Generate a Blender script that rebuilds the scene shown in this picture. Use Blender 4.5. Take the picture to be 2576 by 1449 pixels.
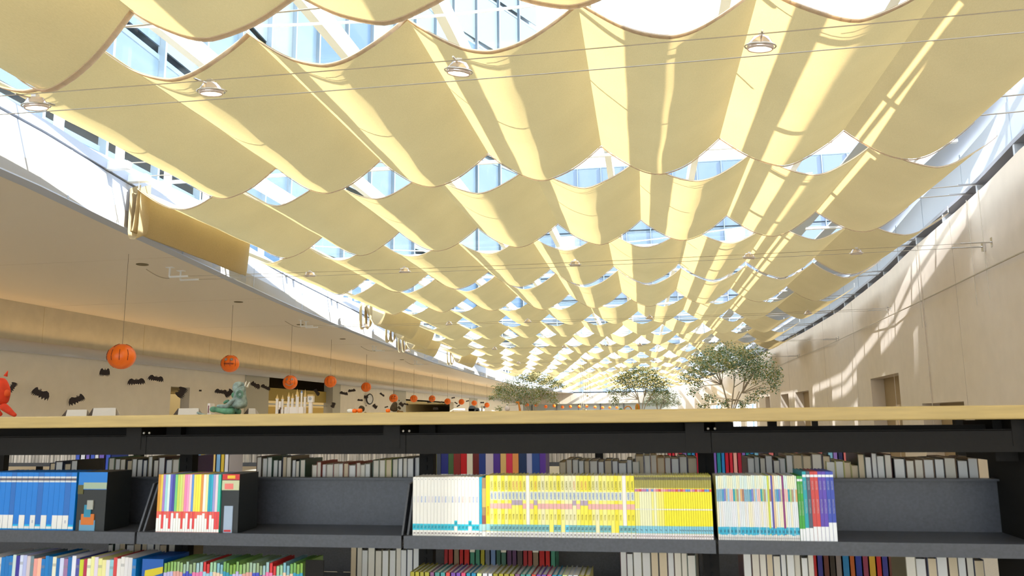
import bpy, bmesh, math, random
from math import sin, cos, pi, radians, sqrt
from mathutils import Matrix, Vector, Euler
random.seed(7)
for o in list(bpy.data.objects): bpy.data.objects.remove(o, do_unlink=True)
scn = bpy.context.scene
COL = scn.collection

# ------------------------------------------------------------------ camera, world, sun, exposure
EYE = 1.5           # camera height above the floor, metres
S = 0.75            # the room is laid out in units of 0.75 m measured from the eye
cd = bpy.data.cameras.new('camera'); cam = bpy.data.objects.new('camera', cd); COL.objects.link(cam)
cd.sensor_width = 36.0; cd.lens = 36.0 * 2000.0 / 2576.0
CM = Matrix.Rotation(radians(9.3), 4, 'Z') @ Matrix.Rotation(radians(99.23), 4, 'X') @ Matrix.Rotation(radians(-0.6), 4, 'Z')
cam.matrix_world = Matrix.Translation((0, 0, EYE)) @ CM
cd.clip_end = 500
cd.dof.use_dof = True; cd.dof.focus_distance = 14.0; cd.dof.aperture_fstop = 8.0
scn.camera = cam

scn.view_settings.view_transform = 'Standard'; scn.view_settings.look = 'None'
scn.view_settings.gamma = 1.0; scn.view_settings.use_curve_mapping = False
scn.view_settings.exposure = 1.0

wd = bpy.data.worlds.new('sky'); scn.world = wd; wd.use_nodes = True
nt = wd.node_tree; nt.nodes.clear()
out = nt.nodes.new('ShaderNodeOutputWorld'); bg = nt.nodes.new('ShaderNodeBackground')
tc = nt.nodes.new('ShaderNodeTexCoord'); sx = nt.nodes.new('ShaderNodeSeparateXYZ'); rp = nt.nodes.new('ShaderNodeValToRGB')
nt.links.new(tc.outputs['Generated'], sx.inputs[0]); nt.links.new(sx.outputs['Z'], rp.inputs[0])
rp.color_ramp.elements[0].position = 0.0; rp.color_ramp.elements[0].color = (0.95, 0.97, 1.0, 1)
rp.color_ramp.elements[1].position = 1.0; rp.color_ramp.elements[1].color = (0.62, 0.76, 1.0, 1)
nt.links.new(rp.outputs[0], bg.inputs[0]); bg.inputs[1].default_value = 2.1
nt.links.new(bg.outputs[0], out.inputs[0])

def sun(name, to, strength, color, angle):
    l = bpy.data.lights.new(name, 'SUN'); l.energy = strength; l.color = color; l.angle = radians(angle)
    o = bpy.data.objects.new(name, l); COL.objects.link(o)
    o.rotation_euler = Vector(to).normalized().to_track_quat('Z', 'Y').to_euler(); o.location = (0, 0, 40)
    return o
sun('sun', (1.75, -0.55, 1.0), 9.0, (1.0, 0.96, 0.88), 0.5)
sun('added_reflection_sun', (-0.50, -0.38, 1.0), 3.2, (0.95, 0.97, 1.0), 1.2)   # second sun added for patches on the right wall, standing in for tower reflection

# ------------------------------------------------------------------ helpers
def P(x, y, z): return Vector((x * S, y * S, EYE + z * S))
def Wm(x, y, z): return Vector((x, y, EYE + z))
RM = CM.to_3x3()
def ray(u, v): return RM @ Vector(((u - 1288) / 2000.0, -(v - 724.5) / 2000.0, -1.0))
def onz(u, v, z): d = ray(u, v); return d * (z / d.z)
def onx(u, v, x): d = ray(u, v); return d * (x / d.x)
def ony(u, v, y): d = ray(u, v); return d * (y / d.y)
def interp(t, xs, ys):
    if t <= xs[0]: return ys[0]
    for i in range(1, len(xs)):
        if t <= xs[i]:
            k = (t - xs[i-1]) / (xs[i] - xs[i-1]); return ys[i-1] + k * (ys[i] - ys[i-1])
    return ys[-1]

MATS = {}
def mat(name, col, rough=0.6, metal=0.0, noise=0.0, nscale=30.0, emit=0.0, ecol=None, spec=0.5, stretch=(1, 1, 1)):
    if name in MATS: return MATS[name]
    m = bpy.data.materials.new(name); m.use_nodes = True; t = m.node_tree; b = t.nodes['Principled BSDF']
    b.inputs['Base Color'].default_value = (*col, 1); b.inputs['Roughness'].default_value = rough
    b.inputs['Metallic'].default_value = metal; b.inputs['Specular IOR Level'].default_value = spec
    if noise:
        c = t.nodes.new('ShaderNodeTexCoord'); mp = t.nodes.new('ShaderNodeMapping'); n = t.nodes.new('ShaderNodeTexNoise')
        mp.inputs['Scale'].default_value = stretch
        n.inputs['Scale'].default_value = nscale; n.inputs['Detail'].default_value = 4
        r = t.nodes.new('ShaderNodeValToRGB')
        r.color_ramp.elements[0].position = 0.3; r.color_ramp.elements[1].position = 0.7
        r.color_ramp.elements[0].color = (*[max(0, c_ * (1 - noise)) for c_ in col], 1)
        r.color_ramp.elements[1].color = (*[min(1, c_ * (1 + noise)) for c_ in col], 1)
        t.links.new(c.outputs['Object'], mp.inputs[0]); t.links.new(mp.outputs[0], n.inputs[0])
        t.links.new(n.outputs[0], r.inputs[0]); t.links.new(r.outputs[0], b.inputs['Base Color'])
    if emit:
        b.inputs['Emission Color'].default_value = (*(ecol or col), 1); b.inputs['Emission Strength'].default_value = emit
    MATS[name] = m; return m
def rgb(r, g, b):
    f = lambda c: ((c / 255 + 0.055) / 1.055) ** 2.4 if c > 10 else c / 255 / 12.92
    return (f(r), f(g), f(b))

def fabric_mat(name, dcol, tcol, kt=0.5):
    m = bpy.data.materials.new(name); m.use_nodes = True; t = m.node_tree; t.nodes.clear()
    o = t.nodes.new('ShaderNodeOutputMaterial'); mx = t.nodes.new('ShaderNodeMixShader'); mx.inputs[0].default_value = kt
    d = t.nodes.new('ShaderNodeBsdfDiffuse'); tr = t.nodes.new('ShaderNodeBsdfTranslucent')
    c = t.nodes.new('ShaderNodeTexCoord'); w = t.nodes.new('ShaderNodeTexNoise'); w.inputs['Scale'].default_value = 60; w.inputs['Detail'].default_value = 6
    n2 = t.nodes.new('ShaderNodeTexNoise'); n2.inputs['Scale'].default_value = 1.3; n2.inputs['Detail'].default_value = 3
    mp = t.nodes.new('ShaderNodeMapping'); mp.inputs['Scale'].default_value = (3.0, 0.6, 1.0)
    t.links.new(c.outputs['Object'], mp.inputs[0]); t.links.new(mp.outputs[0], w.inputs[0]); t.links.new(c.outputs['Object'], n2.inputs[0])
    ad = t.nodes.new('ShaderNodeMath'); ad.operation = 'ADD'; t.links.new(w.outputs[0], ad.inputs[0]); t.links.new(n2.outputs[0], ad.inputs[1])
    mr = t.nodes.new('ShaderNodeMapRange'); mr.inputs[1].default_value = 0.6; mr.inputs[2].default_value = 1.4; mr.inputs[3].default_value = 0.90; mr.inputs[4].default_value = 1.06
    t.links.new(ad.outputs[0], mr.inputs[0])
    for node, col in ((d, dcol), (tr, tcol)):
        vm = t.nodes.new('ShaderNodeVectorMath'); vm.operation = 'SCALE'; vm.inputs[0].default_value = col
        t.links.new(mr.outputs[0], vm.inputs['Scale']); t.links.new(vm.outputs[0], node.inputs[0])
    bp = t.nodes.new('ShaderNodeBump'); bp.inputs['Strength'].default_value = 0.12; bp.inputs['Distance'].default_value = 0.01
    t.links.new(w.outputs[0], bp.inputs['Height']); t.links.new(bp.outputs[0], d.inputs['Normal'])
    t.links.new(d.outputs[0], mx.inputs[1]); t.links.new(tr.outputs[0], mx.inputs[2]); t.links.new(mx.outputs[0], o.inputs[0])
    MATS[name] = m; return m
def glass_mat():
    m = bpy.data.materials.new('clear_glass'); m.use_nodes = True; t = m.node_tree; t.nodes.clear()
    o = t.nodes.new('ShaderNodeOutputMaterial'); mx = t.nodes.new('ShaderNodeMixShader'); mx.inputs[0].default_value = 0.035
    a = t.nodes.new('ShaderNodeBsdfTransparent'); a.inputs[0].default_value = (0.93, 0.97, 0.98, 1)
    g = t.nodes.new('ShaderNodeBsdfGlossy'); g.inputs['Roughness'].default_value = 0.03
    t.links.new(a.outputs[0], mx.inputs[1]); t.links.new(g.outputs[0], mx.inputs[2]); t.links.new(mx.outputs[0], o.inputs[0])
    return m

M_FAB = fabric_mat('canopy_fabric', (0.60, 0.49, 0.31), (0.510, 0.375, 0.168), 0.5)
M_HEM = fabric_mat('canopy_hem', (0.86, 0.74, 0.62), (0.84, 0.70, 0.54), 0.5)
M_GLASS = glass_mat()
M_WALL = mat('plaster_warm', (0.72, 0.63, 0.54), 0.9, noise=0.03, nscale=3)
M_WALL2 = mat('plaster_white', (0.80, 0.73, 0.64), 0.9, noise=0.03, nscale=3)
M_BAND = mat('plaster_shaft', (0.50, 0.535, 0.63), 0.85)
M_CEIL = mat('ceiling_paint', (0.76, 0.68, 0.58), 0.38, spec=0.35)
M_BEAM = mat('beam_concrete', (0.52, 0.47, 0.36), 0.8, noise=0.06, nscale=4)
M_DUCT = mat('duct_paint', (0.50, 0.47, 0.45), 0.35)
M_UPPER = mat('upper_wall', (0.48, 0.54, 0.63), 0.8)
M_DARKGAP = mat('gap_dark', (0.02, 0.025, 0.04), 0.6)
M_WHITE = mat('white_steel', (0.86, 0.88, 0.9), 0.4)
M_STEEL = mat('brushed_steel', (0.62, 0.60, 0.58), 0.3, metal=1.0)
M_WIRE = mat('wire_steel', (0.50, 0.44, 0.36), 0.45, metal=0.6)
M_DARK = mat('shelf_metal', (0.054, 0.056, 0.066), 0.42, noise=0.15, nscale=120)
M_DARK2 = mat('shelf_rail', (0.0075, 0.006, 0.0045), 0.7, spec=.25, noise=0.15, nscale=120)
M_SLOT = mat('slot_black', (0.003, 0.003, 0.003), 0.9)
M_WOOD = mat('maple_edge', (0.43, 0.30, 0.105), 0.45, noise=0.10, nscale=6, stretch=(1, 10, 14))
M_FLOOR = mat('carpet_grey', (0.50, 0.46, 0.40), 0.95, noise=0.1, nscale=60)

def tag(o, label=None, cat=None, group=None, kind=None):
    if label: o['label'] = label
    if cat: o['category'] = cat
    if group: o['group'] = group
    if kind: o['kind'] = kind
    return o
def link(name, me, parent=None):
    o = bpy.data.objects.new(name, me); COL.objects.link(o)
    if parent is not None: o.parent = parent
    return o
def empty(name, loc=(0, 0, 0), rz=0):
    o = bpy.data.objects.new(name, None); o.empty_display_size = 0.05; COL.objects.link(o)
    o.location = loc; o.rotation_euler = (0, 0, rz); return o

class MB:
    def __init__(s): s.v = []; s.f = []
    def box(s, a, b):
        (x0, y0, z0), (x1, y1, z1) = a, b; n = len(s.v)
        s.v += [(x0, y0, z0), (x1, y0, z0), (x1, y1, z0), (x0, y1, z0), (x0, y0, z1), (x1, y0, z1), (x1, y1, z1), (x0, y1, z1)]
        s.f += [tuple(n + i for i in q) for q in ((0, 3, 2, 1), (4, 5, 6, 7), (0, 1, 5, 4), (1, 2, 6, 5), (2, 3, 7, 6), (3, 0, 4, 7))]; return s
    def hexa(s, pts):
        n = len(s.v); s.v += [tuple(p) for p in pts]
        s.f += [tuple(n + i for i in q) for q in ((0, 3, 2, 1), (4, 5, 6, 7), (0, 1, 5, 4), (1, 2, 6, 5), (2, 3, 7, 6), (3, 0, 4, 7))]; return s
    def quad(s, *pts):
        n = len(s.v); s.v += [tuple(p) for p in pts]; s.f.append(tuple(range(n, n + len(pts)))); return s
    def tube(s, pts, r, k=6, r1=None, cap=True):
        pts = [Vector(p) for p in pts]; N = len(pts); base = len(s.v); r1 = r if r1 is None else r1
        for i, p in enumerate(pts):
            d = (pts[min(i+1, N-1)] - pts[max(i-1, 0)]).normalized()
            u = d.cross(Vector((0, 0, 1))); u = u.normalized() if u.length > 1e-4 else Vector((1, 0, 0)); w = d.cross(u)
            rr = r + (r1 - r) * i / max(1, N - 1)
            for j in range(k):
                a = 2 * pi * j / k; s.v.append(tuple(p + u * cos(a) * rr + w * sin(a) * rr))
        for i in range(N - 1):
            for j in range(k):
                s.f.append((base + i*k + j, base + i*k + (j+1) % k, base + (i+1)*k + (j+1) % k, base + (i+1)*k + j))
        if cap:
            s.f.append(tuple(base + j for j in range(k-1, -1, -1))); s.f.append(tuple(base + (N-1)*k + j for j in range(k)))
        return s
    def lathe(s, c, prof, k=20, rot=None):
        base = len(s.v); c = Vector(c)
        for (r, z) in prof:
            for j in range(k):
                a = 2 * pi * j / k; p = Vector((r * cos(a), r * sin(a), z))
                if rot is not None: p = rot @ p
                s.v.append(tuple(c + p))
        for i in range(len(prof) - 1):
            for j in range(k):
                s.f.append((base + i*k + j, base + i*k + (j+1) % k, base + (i+1)*k + (j+1) % k, base + (i+1)*k + j))
        return s
    def ball(s, c, r, k=12, n=8, jit=0):
        prof = [(max(1e-4, sin(pi * i / n)), -cos(pi * i / n)) for i in range(n + 1)]
        base = len(s.v); s.lathe((0, 0, 0), prof, k); rx, ry, rz = (r, r, r) if not hasattr(r, '__len__') else r
        for i in range(base, len(s.v)):
            x, y, z = s.v[i]; q = 1 + random.uniform(-jit, jit); s.v[i] = (c[0] + x*rx*q, c[1] + y*ry*q, c[2] + z*rz*q)
        return s
    def mesh(s, name, m=None, smooth=False):
        me = bpy.data.meshes.new(name); me.from_pydata(s.v, [], s.f); me.validate(); me.update()
        bm = bmesh.new(); bm.from_mesh(me); bmesh.ops.recalc_face_normals(bm, faces=bm.faces[:]); bm.to_mesh(me); bm.free()
        if m: me.materials.append(m)
        if smooth:
            for p in me.polygons: p.use_smooth = True
        return me
    def build(s, name, m, parent=None, smooth=False): return link(name, s.mesh(name, m, smooth), parent)

ONES = ['zeroth', 'first', 'second', 'third', 'fourth', 'fifth', 'sixth', 'seventh', 'eighth', 'ninth', 'tenth', 'eleventh', 'twelfth', 'thirteenth', 'fourteenth', 'fifteenth', 'sixteenth', 'seventeenth', 'eighteenth', 'nineteenth']
TT = {2: 'twenty', 3: 'thirty', 4: 'forty', 5: 'fifty', 6: 'sixty', 7: 'seventy', 8: 'eighty', 9: 'ninety'}
def nth(i):
    if i < 20: return ONES[i]
    if i % 10 == 0: return TT[i // 10][:-1] + 'ieth'
    return TT[i // 10] + '-' + ONES[i % 10]

# ------------------------------------------------------------------ plan curves of the skylight (room units)
LY = [-12, 0, 6, 9.3, 13, 22.8, 27.8, 37.8, 48.7, 62, 88, 105, 121]; LX = [-8.3, -8.25, -8.45, -8.65, -9.26, -10.7, -11.2, -12.1, -13.07, -13.5, -14.0, -13.2, -10.6]
RY = [-12, 0, 8, 14.05, 15.85, 17.4, 22.5, 27.5, 32.2, 36.6, 45.9, 56, 66, 80, 100, 121]; RX = [4.6, 5.3, 5.95, 6.47, 6.71, 6.93, 7.34, 7.92, 8.23, 8.57, 8.78, 8.76, 8.70, 8.55, 7.1, 3.6]
def XL(y): return interp(y, LY, LX)
def XR(y): return interp(y, RY, RX)
def wallhit(u, v):
    d = ray(u, v); y = 3.0
    while y < 130:
        if d.x * y / d.y >= XR(y): return d * (y / d.y)
        y += 0.02
ZC = 3.5; ZBT = 4.5; ZR = 5.6; FY = 121.0

# ------------------------------------------------------------------ floor, ceilings, walls
f = MB().box(P(-26, -13, -2.1), P(12, FY + 1, -2.0)).build('floor', M_FLOOR); tag(f, kind='structure')
# left ceiling (flat, between beam and shaft)
NY = 60
ys = [-12 + (FY + 12) * i / NY for i in range(NY + 1)]
m = MB()
for a, b in zip(ys[:-1], ys[1:]):
    m.hexa([P(-18.6, a, ZC), P(XL(a), a, ZC), P(XL(b), b, ZC), P(-18.6, b, ZC), P(-18.6, a, ZC+.3), P(XL(a), a, ZC+.3), P(XL(b), b, ZC+.3), P(-18.6, b, ZC+.3)])
ceil_o = m.build('ceiling', M_CEIL); tag(ceil_o, kind='structure')
# ceiling joint lines and flush downlights
jm = MB()
for j, y in enumerate([15.5, 21.5, 28, 36, 46, 60, 78]):
    jm.box(P(-18.0, y, ZC-.005), P(XL(y)-.1, y+.012, ZC-.002))
jo = jm.build('ceiling_joint', mat('joint_line', (0.75, 0.67, 0.57), 0.8), ceil_o); jo['kind'] = 'stuff'
# shaft fascia (left): vertical band with a groove under its top edge
m = MB(); g = MB()
for a, b in zip(ys[:-1], ys[1:]):
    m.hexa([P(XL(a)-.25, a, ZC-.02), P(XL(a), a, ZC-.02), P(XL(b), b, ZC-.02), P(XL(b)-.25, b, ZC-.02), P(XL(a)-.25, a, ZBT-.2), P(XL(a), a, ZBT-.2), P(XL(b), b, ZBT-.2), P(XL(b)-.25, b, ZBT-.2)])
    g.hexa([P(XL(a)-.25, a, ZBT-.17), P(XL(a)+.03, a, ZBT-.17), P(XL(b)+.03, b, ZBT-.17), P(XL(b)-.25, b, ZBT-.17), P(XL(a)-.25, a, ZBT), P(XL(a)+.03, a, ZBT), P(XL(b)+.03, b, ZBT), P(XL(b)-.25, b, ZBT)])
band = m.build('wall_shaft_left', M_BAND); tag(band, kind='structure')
g.build('coping', M_BAND, band)
m = MB()
for y in [10.9, 15.2, 19.6, 24, 30, 36, 42, 50]:
    m.box(P(XL(y)-.02, y, ZC), P(XL(y)+.008, y+.03, ZBT-.2))
jo = m.build('fascia_joint', mat('joint_line'+'2', (0.45, 0.48, 0.55), 0.8), band); jo['kind'] = 'stuff'
# side glazing between fascia and roof: slender white posts
win = empty('window_1', P(0, 0, ZR)); tag(win, kind='structure')
# beam, duct and lower wall on the left
m = MB().box(P(-18.6, -12, 2.35), P(-18.05, FY, ZC)).build('trim_1', M_BEAM); tag(m, kind='structure')
jm = MB()
for y in [17, 21.5, 26.5, 31, 35.5, 40, 45, 50, 56, 62, 70, 80]: jm.box(P(-18.05, y, 2.36), P(-18.043, y+.018, ZC-.01))
jo = jm.build('beam_joint', mat('beam_joint_line', (0.50, 0.43, 0.29), 0.9), m); jo['kind'] = 'stuff'
duct = MB().tube([P(-18.1, -12, 2.22), P(-18.1, FY, 2.22)], .17*S, 16).build('air_duct', M_DUCT, smooth=True)
tag(duct, 'long pale grey round duct running along the foot of the beam on the left wall', 'duct')
XW = -18.3
walls = MB()
for (a, b, z0, z1) in [(-12, 28.78, -2, 2.1), (28.78, 30.12, 1.33, 2.1), (30.12, 34.66, -2, 2.1), (46.43, 57.0, -2, 2.1), (60, 64, 1.5, 2.1), (64, 76, 1.5, 2.1), (76, 83, -2, 2.1), (87, FY, -2, 2.1)]:
    walls.box(P(XW-.4, a, z0), P(XW, b, z1))
wl = walls.build('wall_left', M_WALL2); tag(wl, kind='structure')
colm = MB()
for (a, b) in [(34.66, 36.98), (45.2, 46.43), (57.0, 60.0), (83, 87)]: colm.box(P(XW-.5, a, -2), P(XW+.06, b, 2.12))
wc = colm.build('wall_pier', mat('pier_grey', (0.47, 0.44, 0.37), 0.85), wl)
# rooms seen through the openings
M_OLIVE = mat('back_room_olive', (0.40, 0.28, 0.07), 0.8); M_CREAM = mat('back_room_cream', (0.62, 0.52, 0.30), 0.8)
br = MB().box(P(-23.2, 26, -2), P(-23, FY, 3)).box(P(-23, 26, 1.35), P(-18.8, FY, 1.4))
bro = br.build('wall_back_room', M_CREAM); tag(bro, kind='structure')
MB().box(P(-23.0, 40, -2), P(-22.9, 64, .8)).box(P(-18.72, 36.98, .95), P(-18.66, 45.2, 1.6)).build('olive_panel', M_OLIVE, bro)
MB().box(P(-18.75, 37, .75), P(-18.6, 45.2, .82)).build('pale_rail', mat('rail_grey', (0.5, 0.5, 0.5), 0.5), bro)
MB().box(P(-19.5, 42, -2), P(-19.3, 45.5, .25)).build('low_partition', mat('partition_grey', (0.5, 0.46, 0.42), 0.8), bro)
MB().box(P(-19.6, 28.9, -2), P(-19.5, 30.0, 1.02)).build('green_door_leaf', mat('door_green', (0.33, 0.34, 0.23), 0.7), bro)
dn = bpy.data.lights.new('back_room_light', 'AREA'); dn.shape = 'RECTANGLE'; dn.size = 3; dn.size_y = 30; dn.energy = 160; dn.color = (1, .85, .6)
dno = bpy.data.objects.new('back_room_light', dn); COL.objects.link(dno); dno.location = P(-21, 55, 1.3)
# warm uplight in the cove above the duct
ul = bpy.data.lights.new('cove_uplight', 'AREA'); ul.shape = 'RECTANGLE'; ul.size = 0.12; ul.size_y = 70; ul.energy = 70; ul.color = (1.0, 0.62, 0.25)
ulo = bpy.data.objects.new('cove_uplight', ul); COL.objects.link(ulo); ulo.location = P(-17.75, 50, 2.45); ulo.rotation_euler = (pi, 0.25, 0)
# far end wall
fw = MB().box(P(-18.6, FY, 1.9), P(4, FY+.4, ZC)).build('wall_far', mat('far_beam', (0.47, 0.40, 0.32), .8)); tag(fw, kind='structure')
fm = MB().box(P(-18.6, FY+.5, -2), P(4, FY+.7, 1.9)).build('far_partition', mat('far_glazing', (0.30, 0.30, 0.26), .35), fw)
fp = MB()
for x in [-17, -13.2, -9.9, -6.6, -3.1]: fp.box(P(x-.08, FY+.38, -2), P(x+.08, FY+.48, 1.9))
fp.build('far_post', mat('post_dark', (0.08, 0.08, 0.08), .5), fw)
bk = MB().box(P(-26, -13, -2), P(-14, -12.6, 6.2)).box(P(9, -13, -2), P(12, -12.6, 6.2)).box(P(-14, -13, -2), P(9, -12.6, -1.4)).box(P(-14, -13, 3.6), P(9, -12.6, 6.2)).build('wall_near', M_WALL); tag(bk, kind='structure')
wn_ = MB().box(P(-14, -12.82, -1.4), P(9, -12.78, 3.6)).build('window_5', M_GLASS); tag(wn_, kind='structure')  # unseen window added behind the camera to brighten shelf fronts and page edges
for i in range(9):
    MB().box(P(-14 + 23 * i / 8 - .08, -12.95, -1.4), P(-14 + 23 * i / 8 + .08, -12.65, 3.6)).build('window_frame', M_WHITE, wn_)
sidew = MB().box(P(-26.2, -13, -2), P(-26, FY+1, 4)).build('wall_outer_left', M_WALL2); tag(sidew, kind='structure')
tag(MB().box(P(-26, -13, 3.8), P(-18.5, FY+1, 4.0)).build('ceiling_back_room', M_CREAM), kind='structure')

# right wall (curved) with niches and far windows
ZWT = 4.45
opens = []   # y0, y1, z0, z1, kind
def op(u0, v0, u1, v1, z0=-2.0, kind='niche'):
    a = wallhit(u0, v0); b = wallhit(u1, v1); opens.append((min(a.y, b.y), max(a.y, b.y), z0, (a.z + b.z) / 2, kind))
op(2190, 952, 2260, 939); op(2001, 987, 2034, 982); op(1964, 992, 1983, 991); op(1925, 998, 1936, 997); op(2320, 1015, 2425, 1010)
opens += [(66, 73, -2, .9, 'win'), (76, 82, -2, 1.0, 'win'), (88, 96, -2, 1.1, 'win')]
opens += [(1.24, 1.40, 3.00, 3.36, 'added_slit'), (1.10, 1.235, 3.78, 4.05, 'added_slit')]  # made-up openings out of view, placed so sun patches land on the shelf
opens.sort()
ycuts = sorted(set([-12.0, FY] + [y for o in opens for y in o[:2]] + [-12 + 2.2 * i for i in range(1, 61) if not any(o[0]-.05 < -12 + 2.2*i < o[1]+.05 for o in opens)]))
ycuts = [y for y in ycuts if -12 <= y <= FY]
wm = MB(); nm = MB(); wn = MB()
def rw(mb, a, b, z0, z1, off0=0.0, off1=0.45):
    mb.hexa([P(XR(a)+off0, a, z0), P(XR(a)+off1, a, z0), P(XR(b)+off1, b, z0), P(XR(b)+off0, b, z0), P(XR(a)+off0, a, z1), P(XR(a)+off1, a, z1), P(XR(b)+off1, b, z1), P(XR(b)+off0, b, z1)])
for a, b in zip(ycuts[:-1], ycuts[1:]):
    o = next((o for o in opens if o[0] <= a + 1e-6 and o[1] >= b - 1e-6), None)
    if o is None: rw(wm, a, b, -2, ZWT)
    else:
        if o[4] == 'added_slit': rw(wm, a, b, -2, o[2], 0, .1); rw(wm, a, b, o[3], ZWT, 0, .1)
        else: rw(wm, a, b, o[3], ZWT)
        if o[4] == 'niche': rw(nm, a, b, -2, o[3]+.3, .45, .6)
wr = wm.build('wall_right', M_WALL); tag(wr, kind='structure')
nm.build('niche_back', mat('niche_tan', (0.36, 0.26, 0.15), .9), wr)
jm = MB()
for (u, v) in [(2410, 760), (2325, 800), (2240, 840), (2150, 870), (2075, 900), (1984, 930)]:
    h = wallhit(u, v); rw(jm, h.y, h.y + .018, -2, ZWT, -.006, .01)
jo = jm.build('wall_joint', mat('wall_joint_line', (0.60, 0.52, 0.44), .9), wr); jo['kind'] = 'stuff'
for i, o in enumerate([o for o in opens if o[4] == 'win']):
    w = MB(); rw(w, o[0], o[1], o[2], o[3], .2, .23)
    g_ = w.build('window_%d' % (i + 2), M_GLASS); tag(g_, kind='structure')
    fr = MB()
    for t_ in (0, .33, .66, 1):
        y = o[0] + (o[1] - o[0] - .15) * t_; rw(fr, y, y + .15, -2, o[3], .12, .3)
    fr.build('window_frame', M_WHITE, g_)
# top gap of the right wall: dark recess, lower steel channel, blocks
gm = MB(); um = MB(); ch = MB()
ysr = [-12 + (FY + 12) * i / 70 for i in range(71)]
for a, b in zip(ysr[:-1], ysr[1:]):
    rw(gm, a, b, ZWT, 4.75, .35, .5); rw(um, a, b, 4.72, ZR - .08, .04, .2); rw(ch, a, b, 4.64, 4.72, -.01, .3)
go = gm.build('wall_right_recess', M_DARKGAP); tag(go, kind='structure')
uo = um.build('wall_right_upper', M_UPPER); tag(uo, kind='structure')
ch.build('gap_channel', mat('channel_grey', (0.30, 0.31, 0.36), .5), uo)
jm = MB()
for i in range(26):
    y = 9.5 + 2.55 * i; rw(jm, y, y + .10, ZWT, 4.66, .0, .36)
jo = jm.build('gap_bracket', mat('bracket_grey', (0.5, 0.53, 0.58), .5), go); jo['kind'] = 'stuff'
jm = MB()
for i in range(22):
    y = 8 + 3.4 * i; rw(jm, y, y + .03, 4.73, ZR, .03, .05)
jo = jm.build('upper_wall_joint', mat('upper_joint_line', (0.42, 0.48, 0.56), .8), uo); jo['kind'] = 'stuff'

# ------------------------------------------------------------------ glass roof
PY = 3.9
XLs = [-14.6, -11.9, -9.2, -6.8, -4.45, -2.65, -.6, 1.3, 3.6]
pane_me = {}
for j in range(28):
    y0 = -12 + PY * 1.22 * j; y1 = y0 + PY * 1.22
    for a, b in zip(XLs[:-1], XLs[1:]):
        if b < XL(y0 + 2) - 1.5 or a > XR(y0 + 2): continue
        k = (round(b - a, 3))
        if k not in pane_me: pane_me[k] = MB().box((0.02, 0.02, 0), ((b - a) * S - .02, (y1 - y0) * S - .02, .02)).mesh('pane', M_GLASS)
        o = link('pane', pane_me[k], win); o.location = P(a, y0, ZR + .12) - win.location
M_RAF = M_WHITE
for i, x in enumerate(XLs):
    o = MB().box(P(x - .07, -12, ZR), P(x + .07, FY, ZR + .34)).build('rafter', M_RAF); o.parent = win; o.location = -win.location
for j in range(29):
    y = -12 + PY * 1.22 * j
    if y > FY: break
    o = MB().tube([P(XL(y) - 1.5, y, ZR - .05), P(4.0, y, ZR - .05)], .045 * S, 6).build('purlin', M_RAF); o.parent = win; o.location = -win.location
    o = MB().tube([P(XL(y + 2) + (4 - XL(y + 2)) * t / 12, y + 2, ZR - .12 - .5 * sin(pi * t / 12)) for t in range(13)], .02 * S, 5).build('tie_rod', M_RAF); o.parent = win; o.location = -win.location
for j in range(60):
    y = 1.0 + 1.95 * j
    if y > 110: break
    o = MB().box(P(XL(y) - .22, y - .05, ZBT), P(XL(y) - .1, y + .05, ZR + .1)).build('post', M_RAF); o.parent = win; o.location = -win.location
# solid strips of roof at the right with two light slots between them
rs = MB()
for (a, b) in [(4.7, 5.2), (5.75, 6.1)]:
    rs.box(P(a, -12, ZR + .1), P(b, FY, ZR + .14))
for a, b in zip(ys[:-1], ys[1:]):
    if XR(a) > 6.3: rs.hexa([P(6.6, a, ZR+.1), P(XR(a)+.5, a, ZR+.1), P(XR(b)+.5, b, ZR+.1), P(6.6, b, ZR+.1), P(6.6, a, ZR+.14), P(XR(a)+.5, a, ZR+.14), P(XR(b)+.5, b, ZR+.14), P(6.6, b, ZR+.14)])
ro = rs.build('ceiling_roof_strip', M_UPPER); tag(ro, kind='structure')
for j in range(60):
    y = -11 + 2.575 * j
    if y > FY - 1: break
    MB().box(P(5.1, y, ZR + .02), P(6.7, y + .12, ZR + .09)).build('slot_bar', M_RAF, ro)
MB().box(P(6.31, -12, ZR + .12), P(6.38, FY, ZR + .16)).build('slot_mullion', M_RAF, ro)
rl = MB()
for a, b in zip(ys[:-1], ys[1:]):
    rl.hexa([P(-27, a, ZR+.6), P(XL(a)-6.0, a, ZR+.6), P(XL(b)-6.0, b, ZR+.6), P(-27, b, ZR+.6), P(-27, a, ZR+.8), P(XL(a)-6.0, a, ZR+.8), P(XL(b)-6.0, b, ZR+.8), P(-27, b, ZR+.8)])

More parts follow.
